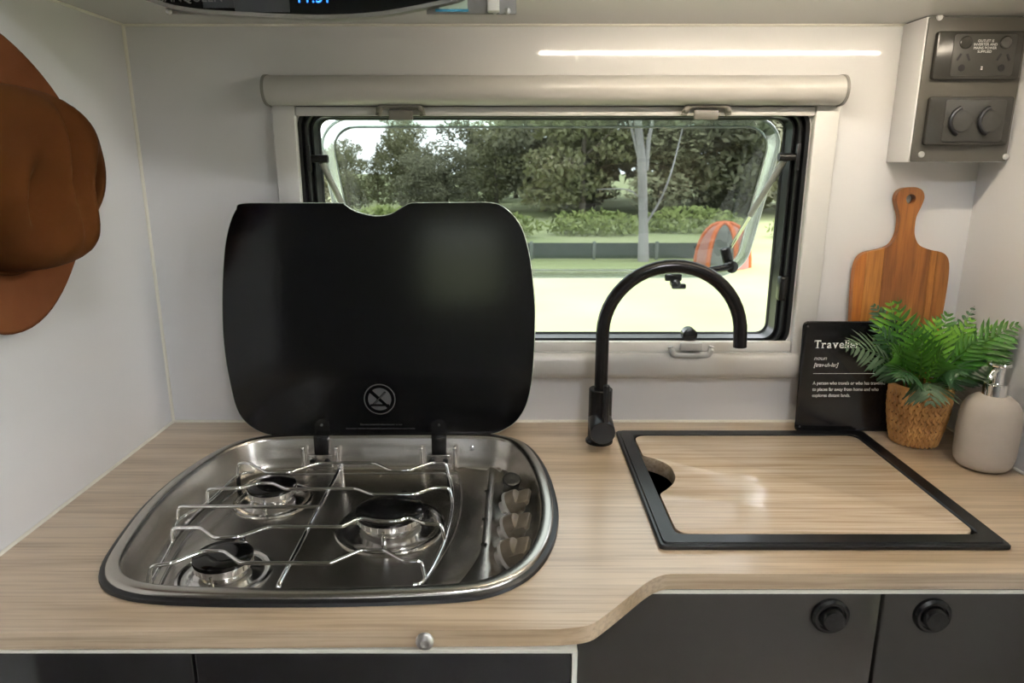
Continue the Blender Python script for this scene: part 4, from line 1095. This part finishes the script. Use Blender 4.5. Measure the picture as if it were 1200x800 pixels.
# low dark green fence
fa, fb = gpt(500, 304), gpt(842, 304); fy = fa.y
fh = at_y(700, 284.5, fy).z - GZ
fn = thing('mesh_fence', 'low dark green mesh fence across the lawn', 'fence', (fa.x, fy, GZ))
npan = 8; x0 = fa.x - 4; x1 = fb.x
for i in range(npan):
    a_, b_ = x0 + (x1 - x0) * i / npan, x0 + (x1 - x0) * (i + 1) / npan
    box('panel', (a_ + .01, fy - .01, GZ + .02), (b_ - .01, fy + .01, GZ + fh), M_fence, fn)
for i in range(npan + 1):
    a_ = x0 + (x1 - x0) * i / npan; box('post', (a_ - .03, fy - .03, GZ), (a_ + .03, fy + .03, GZ + fh + .03), M_post, fn, .004)
# scrub bank behind the fence
random.seed(3)
def leaf_cloud(bm, n, c, rad, size, squash=1.0, shell=.55):
    c = Vector(c)
    for _ in range(n):
        while True:
            v = Vector((random.uniform(-1, 1), random.uniform(-1, 1), random.uniform(-1, 1)))
            if 1e-3 < v.length <= 1: break
        v = v.normalized() * (shell + (1 - shell) * random.random()) if random.random() < .75 else v
        p = c + Vector((v.x * rad[0], v.y * rad[1], v.z * rad[2]))
        a = Vector((random.gauss(0, 1), random.gauss(0, 1), random.gauss(0, 1))).normalized(); b = a.orthogonal().normalized()
        s_ = size * random.uniform(.6, 1.4)
        bm.faces.new([bm.verts.new(q_) for q_ in (p - a * s_, p - b * s_ * .45, p + a * s_, p + b * s_ * .45)])
def plain(bm, name, m, parent=None):
    me = bpy.data.meshes.new(name); bm.to_mesh(me); bm.free(); return link(name, me, m, parent)
bank_specs = [(-9, .75), (-6.2, .7), (-3.4, .75), (-.6, .72), (2.1, .7), (4.8, .75), (7.6, .7), (10.4, .75)]
for i, (bx, s_) in enumerate(bank_specs):
    bm = bmesh.new(); leaf_cloud(bm, 900, (0, 0, .35), (1.9, .9, .6), .12)
    o = plain(bm, 'shrub', M_hedge); o.location = (bx, fy + 4.0 + (i % 3) * .7, GZ); o.scale = (s_, s_, s_)
    tag(o, 'low pale green scrub mound on the lawn behind the dark green fence', 'shrub', 'scrub mounds behind the fence')
# trees
def make_tree(seed, m, h, cw, trunk_m, n=4200):
    random.seed(seed)
    crown_bm = bmesh.new()
    for k in range(9):
        a = random.uniform(0, 2 * PI); rr_ = random.uniform(0, cw * .55); zz = h * (.10 + .84 * (k + random.uniform(0, 1)) / 9)
        leaf_cloud(crown_bm, n // 9, (rr_ * math.cos(a), rr_ * math.sin(a), zz), (cw * .5, cw * .5, h * .14), .20)
    tb_ = bmesh.new()
    b_tube(tb_, [(0, 0, -.1), (.1, 0, h * .3), (-.1, .1, h * .6), (.05, 0, h * .9)], [.22, .17, .12, .04], 10)
    for k in range(5):
        a = random.uniform(0, 2 * PI); z_ = h * random.uniform(.3, .7)
        b_tube(tb_, [(0, 0, z_), (cw * .3 * math.cos(a), cw * .3 * math.sin(a), z_ + h * .1), (cw * .55 * math.cos(a), cw * .55 * math.sin(a), z_ + h * .2)], [.08, .05, .02], 6)
    return crown_bm, tb_
protos = []
for sd_, mi, h_, cw_ in ((1, 0, 8.5, 4.2), (2, 1, 7.5, 4.6), (5, 2, 9.0, 3.8)):
    cbm, tbm = make_tree(sd_, None, h_, cw_, None)
    mc = bpy.data.meshes.new('crown'); cbm.to_mesh(mc); cbm.free(); mc.materials.append(M_tree[mi])
    mt_ = bpy.data.meshes.new('trunk'); tbm.to_mesh(mt_); tbm.free(); mt_.materials.append(M_bark2)
    protos.append((mc, mt_))
spots = [(-12.5, 26, 0, .36, 0), (-9.8, 25, 2, .30, 1.2), (-7.9, 27, 1, .33, 2.1), (-6.0, 25, 0, .30, .4), (-4.2, 26, 2, .33, 3.0), (-2.4, 25, 1, .34, 1.0), (-.6, 26, 0, .40, 1.5), (1.2, 26, 1, .62, 1.0), (3.2, 28, 0, 1.0, 2.0), (6.2, 26, 1, 1.05, .3), (9.0, 29, 2, 1.05, 1.7), (12.0, 26, 0, 1.05, 2.6), (15.5, 28, 1, 1.0, .9),
         (-11, 34, 1, .45, .2), (-5.2, 36, 2, .48, 1.4), (-2.2, 35, 1, .50, 2.2), (.2, 36, 0, .60, .8), (4.5, 35, 0, 1.2, 2.9), (10, 35, 1, 1.2, .6), (-3.2, 23.5, 1, .28, 1.1), (2.4, 23, 0, .55, 2.3), (5.0, 23, 2, .6, .5), (8.3, 23.5, 1, .66, 2.0)]
spots += [(-14 + 2.6 * i_, 31 + (i_ % 2), (1, 0, 1, 2)[i_ % 4], .25 + .03 * (i_ % 3), i_ * 1.3) for i_ in range(12)]
tl = ['olive green bushy tree at the edge of the lawn', 'dark green dense tree at the edge of the lawn', 'pale grey green tree at the edge of the lawn']
for (tx, ty, pi_, s_, rz) in spots:
    o = bpy.data.objects.new('tree', None); COL.objects.link(o); o.location = (tx, ty, GZ); o.rotation_euler.z = rz; o.scale = (s_, s_, s_)
    tag(o, tl[pi_], 'tree', 'trees beyond the lawn, ' + ('olive', 'dark', 'pale')[pi_])
    for nm, me in (('crown', protos[pi_][0]), ('trunk', protos[pi_][1])):
        c_ = bpy.data.objects.new(nm, me); COL.objects.link(c_); c_.parent = o
# pale gum tree by the fence
tp = gpt(754, 303); ty = tp.y - .35
def g(px, py, dy=0): return at_y(px, py, ty + dy)
gum = thing('gum_tree', 'pale trunked gum tree standing before the dark green fence', 'tree', (tp.x, ty, GZ))
b0 = g(754, 304); b0.z = GZ - .05
bm = bmesh.new(); b_tube(bm, [b0, g(754, 260), g(753, 215), g(752, 185), g(748, 150), g(746, 100), g(750, 40)], [.11, .085, .085, .085, .07, .06, .05], 12)
finish(bm, 'trunk', M_bark, gum)
for pts_, r_ in (([g(757, 200), g(760, 165), g(764, 145), g(772, 90)], .05), ([g(757, 262), g(772, 238), g(782, 215), g(790, 190, .5), g(800, 150, .8)], .025), ([g(750, 190), g(740, 150), g(728, 100)], .035), ([g(753, 235), g(735, 222), g(700, 222, .6)], .015)):
    P_ = catmull([tuple(p_) for p_ in pts_], 4, False); tube('branch', P_, [r_ * (1 - .6 * i / len(P_)) for i in range(len(P_))], M_bark, gum, 8)
bm = bmesh.new()
random.seed(12)
for (x, y) in ((750, 30), (790, 45), (715, 40), (760, -10)): leaf_cloud(bm, 260, g(x, y), (.8, .8, .5), .11)
plain(bm, 'crown', M_tree[2], gum)
# small orange dome tent
tp = gpt(846, 312); tx_, ty_ = tp.x, tp.y
tent = thing('dome_tent', 'small orange and pink dome tent on the lawn', 'tent', (tx_, ty_, GZ))
tw = 30 * (ty_ + 1.12) / 820; th_ = at_y(846, 262, ty_).z - GZ
def dome(a0, a1, m, name, k=1.0):
    bm = bmesh.new(); rg = []
    for i in range(9):
        e_ = PI / 2 * i / 8; rg.append([(tx_ + tw * k * math.cos(e_) ** .8 * math.cos(a0 + (a1 - a0) * j / 10), ty_ + tw * k * math.cos(e_) ** .8 * math.sin(a0 + (a1 - a0) * j / 10), GZ + th_ * k * math.sin(e_)) for j in range(11)])
    b_rings(bm, rg, False); bmesh.ops.remove_doubles(bm, verts=bm.verts, dist=1e-4)
    return finish(bm, name, m, tent, angle=80)
for i, m in enumerate((M_tent_p, M_tent_g, M_tent_o, M_tent_p, M_tent_g, M_tent_p)): dome(2 * PI * i / 6 - .3, 2 * PI * (i + 1) / 6 - .3, m, 'fabric_panel')
for i in range(6):
    a_ = 2 * PI * i / 6 - .3
    tube('pole', [(tx_ + tw * 1.01 * math.cos(PI / 2 * k / 8) ** .8 * math.cos(a_), ty_ + tw * 1.01 * math.cos(PI / 2 * k / 8) ** .8 * math.sin(a_), GZ + th_ * 1.01 * math.sin(PI / 2 * k / 8)) for k in range(9)], .045, M_tent_o, tent, 6)
